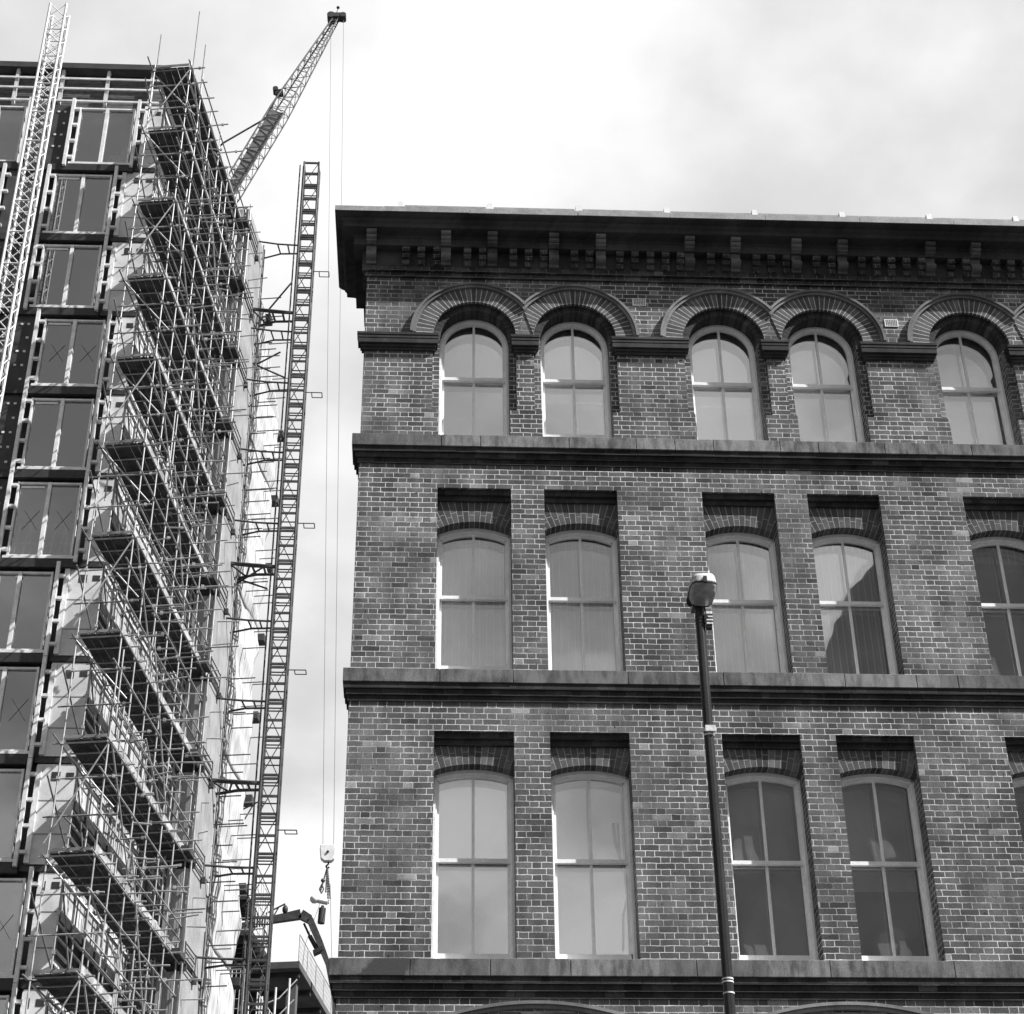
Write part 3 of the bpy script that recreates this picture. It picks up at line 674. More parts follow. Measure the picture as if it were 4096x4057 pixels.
ds = MB(); xw = -12.9; vs = []
prof = [0.05, .3, .62, .6, .5, .62, .95, 1.15, .9, .1]
for i, h_ in enumerate(prof): vs += [(xw + .11 * i, FY + .16, 50.7), (xw + .11 * i, FY + .14 + .05 * (i % 2), 50.7 + h_)]
ds.add(vs, [(2 * i, 2 * i + 2, 2 * i + 3, 2 * i + 1) for i in range(len(prof) - 1)])
o = obj("dust_sheet", ds, M['white']); so2 = o.modifiers.new("thickness", 'SOLIDIFY'); so2.thickness = .02
tag(o, "pale crumpled dust sheet heaped behind the glass of the topmost paired window", "sheet")
tr_ = thing("trestle", "white trestle frames standing behind the glass of the sixth window down", "trestle", (-13.3, FY + .2, FL[5] + .2))
for x0 in (-13.95, -12.75):
    b = MB(); zf = FL[5] + .25; y_ = FY + .22
    for xa, xb in ((x0, x0 + .1), (x0 + .55, x0 + .45), (x0 + .3, x0 + .42)): b.tube((xa, y_, zf), (xb, y_, zf + 1.35), .035)
    for q in (.1, .55, 1.3): b.tube((x0 - .05, y_, zf + q), (x0 + .75, y_, zf + q), .03)
    obj("frame", b, M['white'], tr_)

# ------------------------------------------------------------------ open scaffolding along its side
scf = thing("scaffolding", "open tube scaffolding with boarded lifts along the side of the office block", "scaffolding", SP(5, -.6, 0))
NS, DSX = 7, 1.55; TR = .027; WI = -1.40
DK = [52.95] + [49.72 - 3.553 * k for k in range(12)]
for j in range(NS):
    s = j * DSX
    for off in (0.0, WI):
        top = {(0, 0.0): 53.2, (0, WI): 53.2}.get((j, off), 53.7 + random.uniform(-.3, .45))
        b = MB().tube(SP(s, off, 0), SP(s, off, top), TR)
        for z in DK:
            for dz in (-.08, 1.18, 2.35) if z < 52 else (-.08,): b.coupler(SP(s, off, z + dz), .045)
        obj("standard", b, M['steel'], scf)
for (s, off, z0, z1) in ((0.0, WI + .02, 53.2, 54.9), (0.02, .03, 52.9, 56.05), (.55, .25, 52.4, 54.75)):
    obj("tall_pole", MB().tube(SP(s + .06, off + .03, z0), SP(s + .06, off + .03, z1), .02), M['rust'], scf)
trans = []
rnd = random.Random(3)
SE = (NS - 1) * DSX
for li, z in enumerate(DK):
    # boards, five wide with thin gaps
    dk = MB()
    nb = 5; bw0 = (abs(WI) - .06) / nb
    s0 = .02
    while s0 < SE:
        s1 = min(s0 + rnd.choice((3.0, 3.9)), SE)
        for q in range(nb):
            dk.obox(SP(s0 + .015, WI + .05 + q * bw0 + rnd.uniform(0, .012), z + rnd.uniform(0, .01)), dS * (s1 - s0 - .03), nS * (bw0 - .022), (0, 0, .045))
        s0 = s1
    obj("deck", dk, M['board'], scf)
    obj("toe_board", MB().obox(SP(-.02, -.045, z + .06), dS * (SE + .04), nS * .028, (0, 0, .23)), M['toe'], scf)
    obj("toe_board", MB().obox(SP(-.03, WI + .05, z + .05), nS * (-WI - .12), dS * .03, (0, 0, .10)), M['rust'], scf)
    for off, zz_, mm in ((0.055, -.12, 'steel'), (0.055, 1.1, 'steel'), (0.055, .62, 'rust'), (WI - .055, -.12, 'rust'), (.055, 2.32, 'steel')) if li else ((.055, -.12, 'steel'), (.055, .75, 'rust'), (WI - .055, -.12, 'rust')):
        obj("ledger", MB().tube(SP(-rnd.uniform(.25, .8) if li or zz_ < 0 else 1.4, off, z + zz_), SP(SE + rnd.uniform(.1, .6), off, z + zz_), TR), M[mm], scf)
    # tubes across: under the boards, and long-tailed ones between lifts
    for j in range(NS):
        for dz in (-.06, 1.16, 2.35):
            if dz > 2 and j % 2: continue
            if li == 0 and dz > 0: continue
            a = rnd.uniform(.15, .35); b = rnd.uniform(.35, 1.0); sj = j * DSX + (rnd.uniform(.1, .9) if dz > 0 and j else .06)
            trans.append((j + li * .3, SP(sj, WI - a if dz < 0 or j == 0 else -.15, z + dz + rnd.uniform(-.1, .1) * (j > 0)), SP(sj, b if j else .35 + .2 * rnd.random(), z + dz + rnd.uniform(-.1, .1) * (j > 0))))
    for j in range(NS - 1):
        trans.append((20 + j, SP(j * DSX + .8, WI - .1, z - .06), SP(j * DSX + .8, .12 + rnd.uniform(0, .4), z - .06)))
    # braces: on the end frame and along the face
    if li < 12:
        if li % 2 == 0: obj("brace", MB().tube(SP(-.05, .02, z - .15), SP(-.05, WI - .15, z - 3.25), TR), M['steel'], scf)
        obj("brace", MB().tube(SP(-.05 if li % 2 else .1, WI, z - .2), SP(.7, .15, z - 1.9), TR), M['steel'], scf)
        j0 = (li * 2) % 4
        obj("brace", MB().tube(SP(j0 * DSX, .09, z + 1.2 if li % 2 else z - .1), SP((j0 + 2) * DSX, .09, z - 3.3), TR), M['steel'], scf)
        obj("brace", MB().tube(SP(1.5, WI, z - .2), SP(3.6, WI, z - 3.3), TR), M['rust'], scf)
        # stick-up posts for the guard rails
        for q in range(2 if li else 0):
            s = rnd.uniform(.5, SE - .5); obj("guard_post", MB().tube(SP(s, .02, z - .1), SP(s, .02, z + rnd.uniform(1.2, 2.0)), TR), M['steel'], scf)
    # raking tubes off the inner front corner
    if li: obj("raker", MB().tube(SP(-.55, WI - .12, z + 2.2), SP(1.9, WI - .12, z + 1.0 - .2), TR), M['rust'], scf)
trans.sort(key=lambda q: q[0])
for k, (_, a, b) in enumerate(trans[:100]): obj("transom", MB().tube(a, b, TR).coupler(a + (b - a) * .9, .04), M['steel'] if k % 4 else M['rust'], scf)
rest = MB()
for _, a, b in trans[100:]: rest.tube(a, b, TR, 6)
tag(obj("transom", rest, M['steel'], scf), kind='stuff')
r4 = random.Random(21)
for k in range(95):
    z = DK[0] - 1.2 - (k / 95) * 38 + r4.uniform(-.5, .5); s = r4.uniform(1.5, SE + .3); L = r4.uniform(.35, 1.25)
    obj("stub_tube", MB().tube(SP(s, -r4.uniform(.1, .7), z), SP(s, L, z + r4.uniform(-.03, .03)), TR).coupler(SP(s, .03, z), .05), M['steel'] if k % 3 else M['rust'], scf)
for k in range(46):
    s = r4.uniform(0, SE - 1.6); z = DK[min(12, 1 + k // 4)] + r4.uniform(-.5, 2.6); o_ = r4.choice((WI, WI, .06, -.7))
    if k % 2: obj("loose_tube", MB().tube(SP(s, o_, z), SP(s + r4.uniform(1.2, 3.2), o_ + r4.uniform(-.1, .1), z + r4.uniform(-1.9, 1.2)), TR), M['rust'] if k % 4 == 1 else M['steel'], scf)
    else: obj("guard_post", MB().tube(SP(s, o_, z - .6), SP(s + r4.uniform(-.05, .05), o_, z + r4.uniform(.8, 1.8)), TR), M['steel'], scf)

# pale sacks slumped on the boards
r3 = random.Random(5)
for k, (li, s, off) in enumerate(((9, 7.2, -.35), (9, 7.75, -.4), (10, 6.6, -.45), (10, 8.3, -.4), (11, 5.2, -.5), (11, 7.4, -.35), (8, 8.6, -.4))):
    c = SP(s, off, DK[li] + .27); sk = MB().sphere(c, .3, 12, 1.0, .8, .8).sphere(c + Vector((.05, .1, .22)), .16, 10)
    for i, v in enumerate(sk.v):
        q = 1 + .12 * math.sin(7 * v[0] + 3 * k) * math.cos(9 * v[2]); sk.v[i] = tuple(c + (Vector(v) - c) * q)
    tag(obj("sack", sk, M['toe']), "pale sack slumped on a scaffold board behind the outer tubes", "sack", "sacks left on the scaffold boards")
for k in range(6):
    a = SP(.25 + .05 * k, -1.25 + (k % 3) * .42, DK[12] + 4.0 - 3.55 + .2 + (k // 3) * .36); b = a + dS * 2.4
    rl_ = MB().tube(a, b, .19, 14).tube(a + dS * .3, a + dS * .42, .197, 14).tube(a + dS * 1.5, a + dS * 1.62, .197, 14)
    tag(obj("insulation_roll", rl_, M['white']), "white wrapped roll stacked on the lowest visible scaffold lift", "roll", "white rolls on the lowest lift")

# ------------------------------------------------------------------ boarded tower at the far end of the scaffolding
tw = thing("boarded_tower", "pale sheeted hoist tower standing at the far end of the open scaffolding", "hoist tower", SP(10.4, -.3, 0))
T0, T1, TO, TI = 9.4, 12.0, .12, -.62
for k, z in enumerate(DK[:13]):
    pn = MB()
    for q in range(3):
        wq_ = (TO - TI) / 3; pn.obox(SP(T0 - rnd.uniform(0, .02), TI + q * wq_, z + .25), nS * (wq_ - .012), dS * .03, (0, 0, 2.9 if k else 1.0))
    obj("front_sheet", pn, M['hoard'], tw)
    pn = MB()
    for q in range(4):
        wq_ = (T1 - T0 - .06) / 4; pn.obox(SP(T0 + .05 + q * wq_, TO + .0, z + .05 + rnd.uniform(0, .08)), dS * (wq_ - .014), nS * .03, (0, 0, 3.4 if k else 1.2))
    obj("side_sheet", pn, M['hoard'], tw)
    obj("landing", MB().obox(SP(T0 - .75, TI - .1, z - .08), dS * .7, nS * 1.0, (0, 0, .22)).obox(SP(T0, TI, z - .02), dS * 2.5, nS * .6, (0, 0, .1)), M['board'], tw)
    gt = MB(); a0 = SP(T0 + .1, TO + .10, z - .25); b0 = SP(T0 + 1.5, TO + .10, z - .25)
    for q in (0, .28, .56, .84): gt.tube(a0 + Vector((0, 0, q)), b0 + Vector((0, 0, q)), .022)
    gt.tube(a0, a0 + Vector((0, 0, .9)), .022); gt.tube(b0, b0 + Vector((0, 0, .9)), .022); gt.coupler(a0, .09); gt.coupler(b0, .09)
    obj("landing_gate", gt, M['mast'], tw)
for s, off in ((T0 - .05, TO + .08), (T1, TO + .08), (T1 + .3, TO + .05), (T0 - .4, TI)):
    obj("post", MB().tube(SP(s, off, 0), SP(s, off, 54.4), .032), M['steel'] if s < 12 else M['rust'], tw)

# ------------------------------------------------------------------ netted scaffold beyond
ns = thing("netted_scaffold", "scaffold wrapped in bright white debris netting beyond the boarded tower", "scaffolding", SP(14.5, 0, 0))
edge = [(12.5, 51.9), (13.3, 50.8), (14.6, 49.9), (16.9, 48.4), (17.0, 46), (16.7, 43.5), (16.5, 40), (16.1, 36), (16.1, 32), (16.1, 27), (16.3, 24), (16.3, 8)]
def smax(z):
    for (s0, z0), (s1, z1) in zip(edge[:-1], edge[1:]):
        if z1 <= z <= z0: return s0 + (s1 - s0) * (z0 - z) / (z0 - z1)
    return edge[0][0] if z > edge[0][1] else edge[-1][0]
zt = 51.9
kk = 0
while zt > 9:
    zb = zt - 3.553; nb = MB(); nu, nv = 18, 18; vs = []
    for j in range(nv + 1):
        z = zt + (zb - .5 - zt) * j / nv
        for i in range(nu + 1):
            u = i / nu; t = j / nv
            sm = smax(z) - .45 * math.sin(math.pi * t) * (u ** 2) + .25 * math.sin(z * 2.1)
            s = 12.2 + (sm - 12.2) * u
            bul = .12 + .16 * math.sin(math.pi * t) * (.3 + u) + .03 * math.sin(9 * u + z * 1.7) + .03 * math.sin(5 * z + 3 * u) + .05 * (kk % 2)
            vs.append(SP(s, bul, z - .35 * u * math.sin(math.pi * u) * (1 - t)))
    nb.add(vs, [(j * (nu + 1) + i, j * (nu + 1) + i + 1, (j + 1) * (nu + 1) + i + 1, (j + 1) * (nu + 1) + i) for j in range(nv) for i in range(nu)], True)
    o = obj("netting_sheet", nb, M['net'], ns); sol = o.modifiers.new("thickness", 'SOLIDIFY'); sol.thickness = .012
    obj("platform_end", MB().obox(SP(smax(zt - .9) - .2, -.3, zt - .9), dS * .5, nS * .8, (0, 0, .3)), M['dark'], ns)
    zt = zb; kk += 1
for s in (12.15, 14.2, 16.0): obj("standard", MB().tube(SP(s, .0, 0), SP(s, .0, 52.6 if s < 13 else 49), .03), M['rust'], ns)
r2 = random.Random(11); cnt = 0; z = 51.6
while z > 15 and cnt < 92:
    for s in ((12.3, r2.uniform(12.6, 14), r2.uniform(14, 16)) if r2.random() < .6 else (12.3 + r2.random() * 3.4,)):
        if s > smax(z) - .3: continue
        L = r2.uniform(.55, 1.15); zz_ = z + r2.uniform(-.3, .3)
        obj("transom_stub", MB().tube(SP(s, -.1, zz_), SP(s, .25 + L, zz_), .026), M['rust'], ns); cnt += 1
    z -= r2.uniform(.55, .95)
for (s, z0, z1, o0, o1) in ((12.4, 48.2, 47.3, .0, 1.5), (12.4, 48.0, 48.7, .0, 1.2), (12.3, 37.6, 37.0, 0, 1.4), (12.3, 37.2, 38.0, 0, 1.2), (12.2, 50.9, 52.3, .6, 1.5)):
    obj("loose_tube", MB().tube(SP(s, o0, z0), SP(s, o1, z1), .04), M['mast'], ns)

# ------------------------------------------------------------------ lattice masts
def mast(root, cx, cy, hw, z0, z1, sec, mat, chord, lace, dense):
    z = z1; k = 0
    while z > z0:
        a = max(z0, z - sec); b = MB(); cs = [(-hw, -hw), (hw, -hw), (hw, hw), (-hw, hw)]
        for (x, y) in cs: b.tube((cx + x, cy + y, a), (cx + x, cy + y, z), chord, 8)
        for q in range(4):
            p, r = cs[q], cs[(q + 1) % 4]
            for dz in ((.06, sec * .5, sec - .06) if not dense else (.05,)):
                b.tube((cx + p[0], cy + p[1], a + dz), (cx + r[0], cy + r[1], a + dz), lace * 1.5, 5)
            if dense:
                for h_ in (0, .5):
                    za, zb_ = a + (z - a) * h_, a + (z - a) * (h_ + .5)
                    b.tube((cx + p[0], cy + p[1], za), (cx + r[0], cy + r[1], zb_), lace, 5)
                    b.tube((cx + r[0], cy + r[1], za), (cx + p[0], cy + p[1], zb_), lace, 5)
            elif q in (0, 2) or k % 2: b.tube((cx + p[0], cy + p[1], a + .06), (cx + r[0], cy + r[1], z - .06), lace, 5)
        if not dense:
            for dz in (.02, sec * .5 - .05, sec - .12): b.box(cx - hw, cx + hw, cy - hw - .03, cy - hw + .03, a + dz, a + dz + .09)
            b.box(cx - hw - .09, cx - hw + .03, cy - .05, cy + .07, a, z); b.tube((cx - hw - .2, cy - .1, a), (cx - hw - .2, cy - .1, z), .035, 6)
        obj("mast_section", b, mat, root); z = a; k += 1
wmst = thing("lattice_mast", "sunlit white lattice mast rising in front of the glazed units", "mast", (-15.1, 50.3, 0))
mast(wmst, -15.1, 50.35, .32, 0, 57.35, 1.5, M['mastw'], .052, .02, True)
cb = MB().tube((-15.1, 50.2, 6), (-15.05, 50.2, 53), .016); obj("cable", cb, M['black'], wmst)
dm = thing("lattice_mast", "dark hoist mast with ladder-like sections standing free of the netting", "mast", (-5.63, 60.6, 0))
mast(dm, -5.63, 60.6, .33, 0, 58.9, 1.508, M['mast'], .045, .02, False)
for z in (52.5, 46.0, 39.6, 33.1, 26.7):
    b = MB(); x0 = -5.2; y0 = 60.3
    b.path([(x0 - .1, y0, z), (x0 + .62, y0, z), (x0 + .62, y0 + .35, z)], .022).tube((x0 + .2, y0, z), (x0 + .2, y0 + .35, z), .02).tube((x0 + .2, y0 + .35, z), (x0 + .62, y0 + .35, z), .02)
    obj("cable_guide", b, M['mast'], dm)
for z, kind in ((54.0, 0), (50.2, 1), (49.2, 0), (46.5, 0), (43.0, 0), (39.6, 0), (37.6, 1), (35.2, 0), (31.8, 0), (28.5, 1), (25.3, 0), (22.0, 0)):
    b = MB(); A = Vector((-7.95, 60.1, z)); B = Vector((-7.75, 61.35, z)); C1 = Vector((-6.0, 60.35, z)); D1 = Vector((-6.0, 60.9, z)); A1 = A.lerp(C1, .55) + Vector((0, .06, 0)); B1 = B.lerp(D1, .55) + Vector((0, -.16, 0)); rr = .06 if kind else .042
    b.path([A, A1, C1], rr).path([B, B1, D1], rr).tube(A1, B1, rr * .8).tube(A1.lerp(C1, .5), B1.lerp(D1, .5), rr * .8)
    if kind: b.tube(A.lerp(A1, .2), B.lerp(B1, .6), .04).tube(A.lerp(A1, .9), B.lerp(B1, .6), .04).tube(A + Vector((0, 0, .05)), C1 + Vector((0, 0, .05)), .05)
    obj("tie_beam", b, M['mast'], dm)

# ------------------------------------------------------------------ tower crane and what hangs from it
cr_ = thing("tower_crane", "luffing tower crane with its jib raised behind the scaffolding", "crane", (-16.2, 96.5, 0))
F0 = Vector((-15.35, 95, 86.2)); TP = Vector((-7.75, 95, 106.7)); ax = (TP - F0); LJ = ax.length; ax.normalize()
nn_ = Vector((-ax.z, 0, ax.x))          # in-plane normal, pointing up-left
yy_ = Vector((0, 1, 0))
def jp(t, a, b):
    h = .58 if t < .52 else .58 - (t - .52) / .48 * .40
    if t < .12: h = .3 + (t / .12) * .28
    return F0 + ax * (LJ * t) + nn_ * (h * a) + yy_ * (h * b)
N = 20
for k in range(N):
    t0, t1 = k / N, (k + 1) / N; b = MB()
    for a, c in ((1, 1), (1, -1), (-1, 1), (-1, -1)): b.tube(jp(t0, a, c), jp(t1, a, c), .06 if a > 0 else .05, 6)
    for (a, c), (a2, c2) in (((1, -1), (-1, -1)), ((1, 1), (-1, 1)), ((-1, -1), (-1, 1)), ((1, 1), (1, -1))):
        b.tube(jp(t0, a, c), jp((t0 + t1) / 2, a2, c2), .024, 5); b.tube(jp((t0 + t1) / 2, a2, c2), jp(t1, a, c), .024, 5)
    b.tube(jp(t1, 1, -1), jp(t1, -1, -1), .035, 5)
    obj("jib_section", b, M['crane'], cr_)
pn = MB(); q = [jp(.04, -.9, -.6), jp(.04, .95, -.6), jp(.5, .95, -.6), jp(.5, -.9, -.6)]; pn.add(q + [v + Vector((0, .06, 0)) for v in q], [(0, 1, 2, 3), (7, 6, 5, 4), (0, 4, 5, 1), (1, 5, 6, 2), (2, 6, 7, 3), (3, 7, 4, 0)])
obj("jib_walkway", pn, M['grey'], cr_)
hdm = MB(); hdm.obox(TP + Vector((-.5, -.3, -.1)), (1.0, 0, .05), (0, .6, 0), (.05, 0, .42)); hdm.tube(TP + Vector((.5, -.32, .15)), TP + Vector((.5, .32, .15)), .24, 14).tube(TP + Vector((-.4, -.34, .1)), TP + Vector((-.4, .34, .1)), .3, 14).obox(TP + Vector((-.62, -.2, -.55)), (.5, 0, .1), (0, .4, 0), (.25, 0, .55))
obj("jib_head", hdm, M['mast'], cr_)
obj("aerial", MB().tube(TP + Vector((-.05, 0, .3)), TP + Vector((.08, 0, 1.15)), .03).sphere(TP + Vector((.08, 0, 1.2)), .13), M['black'], cr_)
sh = jp(.595, 1.6, 0); obj("luffing_sheave", MB().tube(sh + Vector((-.25, -.3, .2)), sh + Vector((-.25, .3, .2)), .2, 12).obox(sh + Vector((-.2, -.2, -.35)), (.55, 0, .15), (0, .4, 0), (-.1, 0, .45)), M['mast'], cr_)
pend = MB().path([Vector((-15.2, 95, 93.6)), jp(.47, 1.15, 0), sh], .07).tube(sh, jp(.98, 1.4, 0), .03).tube(Vector((-17.5, 97, 93)), Vector((-15.2, 95, 93.6)), .07)
obj("pendant_line", pend, M['mast'], cr_)
tm = MB()
for a in (-1, 1):
    for c in (-1, 1): tm.tube((-16.2 + a, 96.5 + c, 0), (-16.2 + a, 96.5 + c, 85), .12)
for k in range(34):
    for c in (-1, 1): tm.tube((-17.2, 96.5 + c, k * 2.5), (-15.2, 96.5 + c, k * 2.5 + 2.5), .06, 5); tm.tube((-16.2 + c, 95.5, k * 2.5), (-16.2 + c, 97.5, k * 2.5 + 2.5), .06, 5)
obj("crane_mast", tm, M['crane'], cr_); obj("machine_deck", MB().box(-20, -14.6, 95, 98, 85, 86).box(-20, -18, 95.2, 97.8, 86, 88.4), M['crane'], cr_)
obj("a_frame", MB().tube((-15.6, 95.4, 86), (-17.5, 97, 93), .12).tube((-19.5, 96.5, 86), (-17.5, 97, 93), .12), M['crane'], cr_)
HX, HZ = -5.4, 40.25
for dx, tx in ((-.3, -.4), (.3, .55)): obj("hoist_rope", MB().tube((HX + dx, 95, HZ - .1), (TP.x + tx, 95, TP.z - .1), .016, 5), M['rope'], cr_)
hk = thing("hook_block", "pale hook block hanging on two ropes beside the brick corner", "hook block", (HX, 95, HZ))
obj("sheave_block", MB().prism_y([(HX - .42, HZ - .0), (HX + .40, HZ), (HX + .45, HZ - .3), (HX + .36, HZ - .82), (HX + .2, HZ - .98), (HX - .2, HZ - .98), (HX - .40, HZ - .8), (HX - .46, HZ - .25)], 94.8, 95.2), M['hook'], hk, bevel=.05)
obj("axle", MB().tube((HX, 94.74, HZ - .45), (HX, 95.26, HZ - .45), .07, 10), M['black'], hk)
obj("hook", MB().path([(HX + .05, 95, HZ - .98), (HX + .05, 95, HZ - 1.1), (HX - .08, 95, HZ - 1.22), (HX - .02, 95, HZ - 1.32), (HX + .12, 95, HZ - 1.28)], .05), M['black'], hk)
ch = thing("chain_sling", "hanging bundle of lifting chains under the hook block", "chain", (HX, 95, HZ - 1.3))
for k, (dx, dz) in enumerate(((-.02, -2.35), (-.32, -2.3), (.14, -3.0), (.24, -2.7))):
    b = MB(); n = 26; p0 = Vector((HX, 94.97 + .02 * k, HZ - 1.28)); p1 = Vector((HX + dx, 94.97 + .02 * k, HZ - 1.0 + dz + .6))
    for i in range(n):
        a = p0.lerp(p1, i / n); c = p0.lerp(p1, (i + .8) / n); b.tube(a, c, .055 if i % 2 else .035, 5)
    obj("chain", b, M['chain'], ch)
ld = thing("lifting_load", "small drum and shackle dangling from the lifting chains", "load", (HX - .25, 95, 36.2))
LXX = HX - .3
obj("shackle", MB().path([(LXX + .05, 95, 38.0), (LXX - .08, 95, 37.7), (LXX + .05, 95, 37.45), (LXX + .15, 95, 37.7), (LXX + .05, 95, 38.0)], .04).sphere((LXX + .1, 95, 38.2), .13), M['chain'], ld)
obj("cross_bar", MB().tube((LXX - .3, 95, 37.1), (LXX + .42, 95, 36.95), .16, 12).sphere((LXX - .33, 95, 37.12), .25), M['hook'], ld)
obj("drum", MB().tube((LXX + .15, 95, 36.75), (LXX + .12, 95, 36.6), .08, 10).tube((LXX + .14, 95, 36.6), (LXX + .1, 95, 35.75), .2, 14), M['dark'], ld)
tag(obj("tag_line", MB().path([(LXX + .0, 95, 36.9), (LXX - .5, 92, 33.5), (-6.1, 88, 29.5), (-6.6, 84, 25.0)], .022, 5), M['rope']), "slack tag line running down to the left from the hanging drum", "rope")
tag(obj("tag_line", MB().path([(HX + .2, 95, 38.0), (-4.9, 94, 33.8), (-4.45, 93, 29.2), (-4.3, 92, 24.0)], .018, 5), M['rope']), "thin taut line dropping from the chains past the brick corner", "rope")

# ------------------------------------------------------------------ concrete pump boom
pm = thing("concrete_pump", "dark folding concrete pump boom arching out behind the hoist mast", "pump boom", (-8, 75, 0))
bp = [(-8.6, 75, 28.2), (-6.5, 75, 28.70), (-5.30, 75, 28.95), (-4.9, 75, 28.72), (-4.43, 75, 27.7), (-4.05, 75, 26.8), (-3.7, 75, 25.2), (-3.6, 75, 22)]
def arm(a, b, t0, t1):
    a, b = Vector(a), Vector(b); d = (b - a).normalized(); n = Vector((-d.z, 0, d.x)); q = [a + n * t0, b + n * t1, b - n * t1, a - n * t0]
    return MB().add([v + Vector((0, -.14, 0)) for v in q] + [v + Vector((0, .14, 0)) for v in q], [(0, 1, 2, 3), (7, 6, 5, 4), (0, 4, 5, 1), (1, 5, 6, 2), (2, 6, 7, 3), (3, 7, 4, 0)])
for a, b, t0, t1 in zip(bp[:-1], bp[1:], (.12, .14, .2, .14, .13, .1, .09), (.14, .2, .17, .13, .1, .09, .08)): obj("boom_segment", arm(a, b, t0, t1), M['mast'], pm)
obj("ram", MB().tube((-5.15, 75, 28.55), (-4.85, 75, 27.95), .05).tube((-4.87, 75, 28.0), (-4.5, 75, 27.35), .1), M['black'], pm)
obj("hose_clamp", MB().obox((-4.65, 74.8, 27.15), (.4, 0, .2), (0, .4, 0), (-.06, 0, .16)), M['black'], pm)
obj("pump_base", MB().box(-9.5, -8.0, 74, 76, 0, 2.2).tube((-8.75, 75, 2), (-8.6, 75, 28.2), .22), M['mast'], pm)

# ------------------------------------------------------------------ concrete frame further along the street
cf = thing("concrete_building", "low concrete frame with mesh edge guards under construction beyond the netting", "building", SP(30, -2, 0))
for z, s0, o1 in ((26.1, 24.0, 1.0), (22.6, 23.6, 1.1), (19.1, 23.4, 1.1), (15.6, 23.4, 1.1)):
    obj("slab", MB().obox(SP(s0, -5, z - .28), dS * 20, nS * (5 + o1), (0, 0, .28)), M['conc'], cf)
    bm_ = MB()
    for q in range(7): bm_.obox(SP(s0 + .5 + q * 2.4, -4.9, z - .5), dS * .22, nS * (4.8 + o1), (0, 0, .2))
    obj("formwork_beam", bm_, M['dark'], cf)
    for q in range(9):
        a = SP(s0 + q * 1.9, o1 - .04, z + .02); e = MB(); w_ = dS * 1.82; hgt = Vector((0, 0, 1.1))
        for t in range(8): e.tube(a + w_ * (t / 7), a + w_ * (t / 7) + hgt, .022 if t in (0, 7) else .006, 5)
        for t in range(6): e.tube(a + hgt * (t / 5), a + hgt * (t / 5) + w_, .02 if t in (0, 5) else .006, 5)
        obj("edge_guard", e, M['steel'], cf)
for q in range(4):
    for o in (-3.5, .3): obj("column", MB().obox(SP(25 + q * 5, o, 0), dS * .4, nS * .4, (0, 0, 25.8)), M['conc'], cf)
obj("hanging_cable", MB().path([SP(24.2, .9, 25.4), SP(24.1, .2, 24.6), SP(24.1, -.6, 24.3), SP(24.2, -1.3, 24.6)], .03).path([SP(24.3, .8, 24.6), SP(24.2, -.3, 23.4), SP(24.2, -1.4, 23.1)], .03), M['oldpaint'], cf)
for q in range(4):
    a = SP(23.45, .75 - q * .55, 15.6); obj("prop", MB().tube(a, a + Vector((0, 0, 9.6 - q * .35)), .05), M['mastw'], cf)
nm = MB()
for t in range(9): nm.tube(SP(23.3, -.9 - t * .18, 22.7), SP(23.3, -.9 - t * .18, 25.6), .012 if t % 4 else .03, 5)
for t in range(8): nm.tube(SP(23.3, -.9, 22.8 + t * .4), SP(23.3, -2.35, 22.8 + t * .4), .012, 5)
obj("mesh_panel", nm, M['mastw'], cf)
cl = thing("steel_platform", "dark steel loading platform below the netting next to the hoist mast", "platform", SP(18.5, 0, 0))
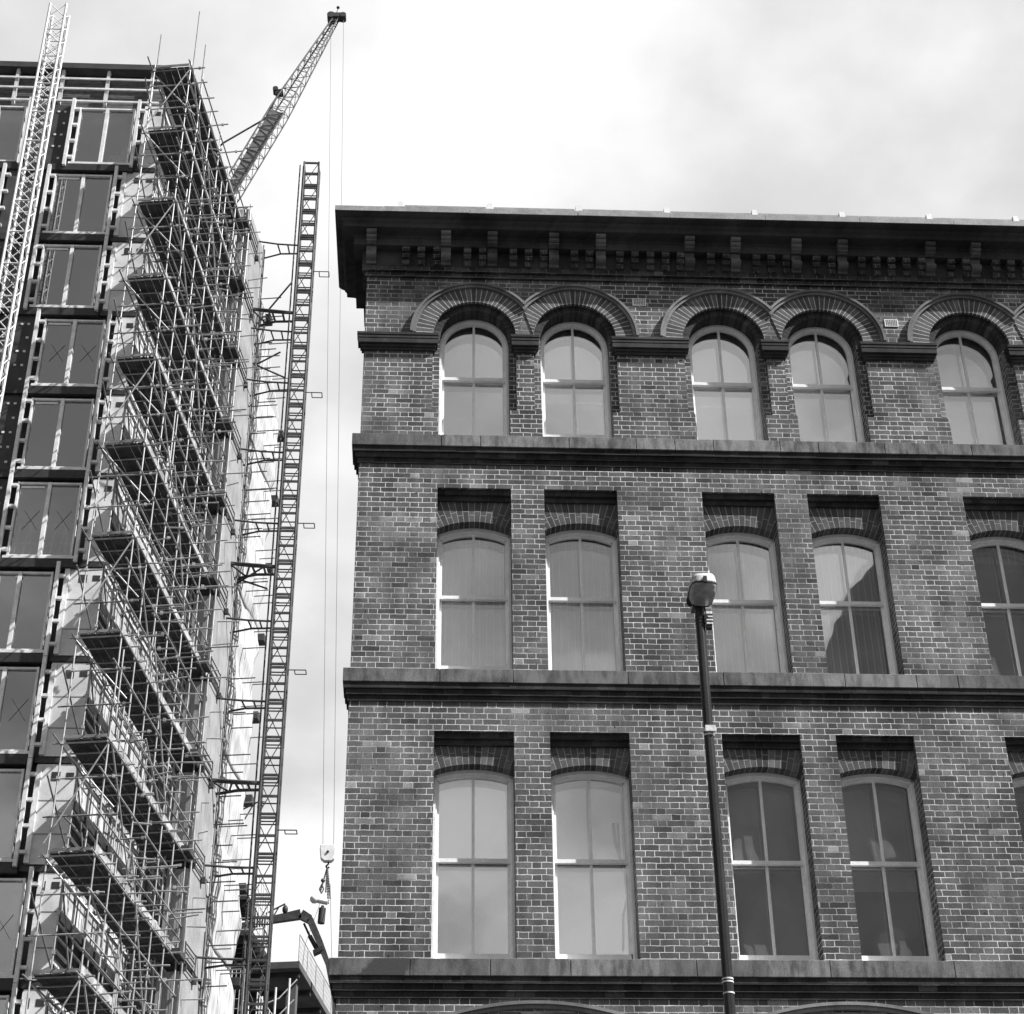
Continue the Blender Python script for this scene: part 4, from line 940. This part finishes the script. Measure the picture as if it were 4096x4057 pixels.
for k, z in enumerate((26.3, 24.9, 21.4, 18.0)):
    b = MB().obox(SP(16.8, -2.5, z - .2), dS * (1.6 if k == 0 else 3.4), nS * (2.9 + .25 * k), (0, 0, .2))
    for q in range(6): b.obox(SP(16.9 + q * .55 * (.5 if k == 0 else 1), -2.4, z - .45), dS * .12, nS * (2.9 + .25 * k), (0, 0, .25))
    obj("deck", b, M['dark'], cl)
    e = MB()
    for t in range(8): e.tube(SP(16.9 + t * .42, .5 + .25 * k, z), SP(16.9 + t * .42, .5 + .25 * k, z + 1.15), .022, 5)
    for t in (.1, .6, 1.12): e.tube(SP(16.9, .5 + .25 * k, z + t), SP(19.9, .5 + .25 * k, z + t), .02, 5)
    obj("guard_rail", e, M['mastw'], cl)
for s, o in ((16.9, .4), (19.8, .4), (16.9, -1.5), (19.8, -1.5)): obj("post", MB().tube(SP(s, o, 0), SP(s, o, 26), .06), M['mast'], cl)
for (x, z, lab) in ((-5.75, 27.45, "upper site lamp on a slanting arm to the right of the hoist mast"), (-7.05, 31.9, "small site lamp on a bracket seen through the hoist mast")):
    sl_ = thing("site_lamp", lab, "lamp", (x, 70, z))
    obj("arm", MB().tube((x - .7, 70, z - .35), (x + .15, 70, z + .12), .035).tube((x - .45, 70, z - .75), (x - .1, 70, z - .02), .03).tube((x - .6, 70, z - 3.0), (x - .6, 70, z - .3), .04), M['mast'], sl_)
    obj("lamp_head", MB().sphere((x + .16, 70, z - .12), .12, sz=1.6), M['black'], sl_)

# ------------------------------------------------------------------ building across the road, seen only in the panes
op = thing("stone_building", "dark stone office building across the road mirrored in the lower panes", "building", (20, -18, 0))
sil = [(9.6, 0), (9.6, 27.2), (12.3, 29.5), (14.28, 32.36), (15.46, 34.63), (16.46, 36.15), (18.2, 38.2), (32, 38.2), (32, 0)]
obj("wall", MB().prism_y(sil, -26, -14), M['opp'], op)
for r_ in range(9):
    for q in range(9):
        x0 = 10.4 + q * 2.3; z0 = 3 + r_ * 3.5
        if z0 + 1.8 > 26 and x0 < 17: continue
        if q in (0, 1, 2, 3, 4) and r_ > 4:
            wn = MB().box(x0, x0 + .32, -14.06, -13.99, z0, z0 + .8).box(x0 + .45, x0 + .75, -14.06, -13.99, z0 + .15, z0 + .95)
        else: wn = MB().box(x0, x0 + 1.0, -14.06, -13.99, z0, z0 + 1.8)
        obj("window", wn, M['white'], op)  # white panes give the reflected sky as plain colour
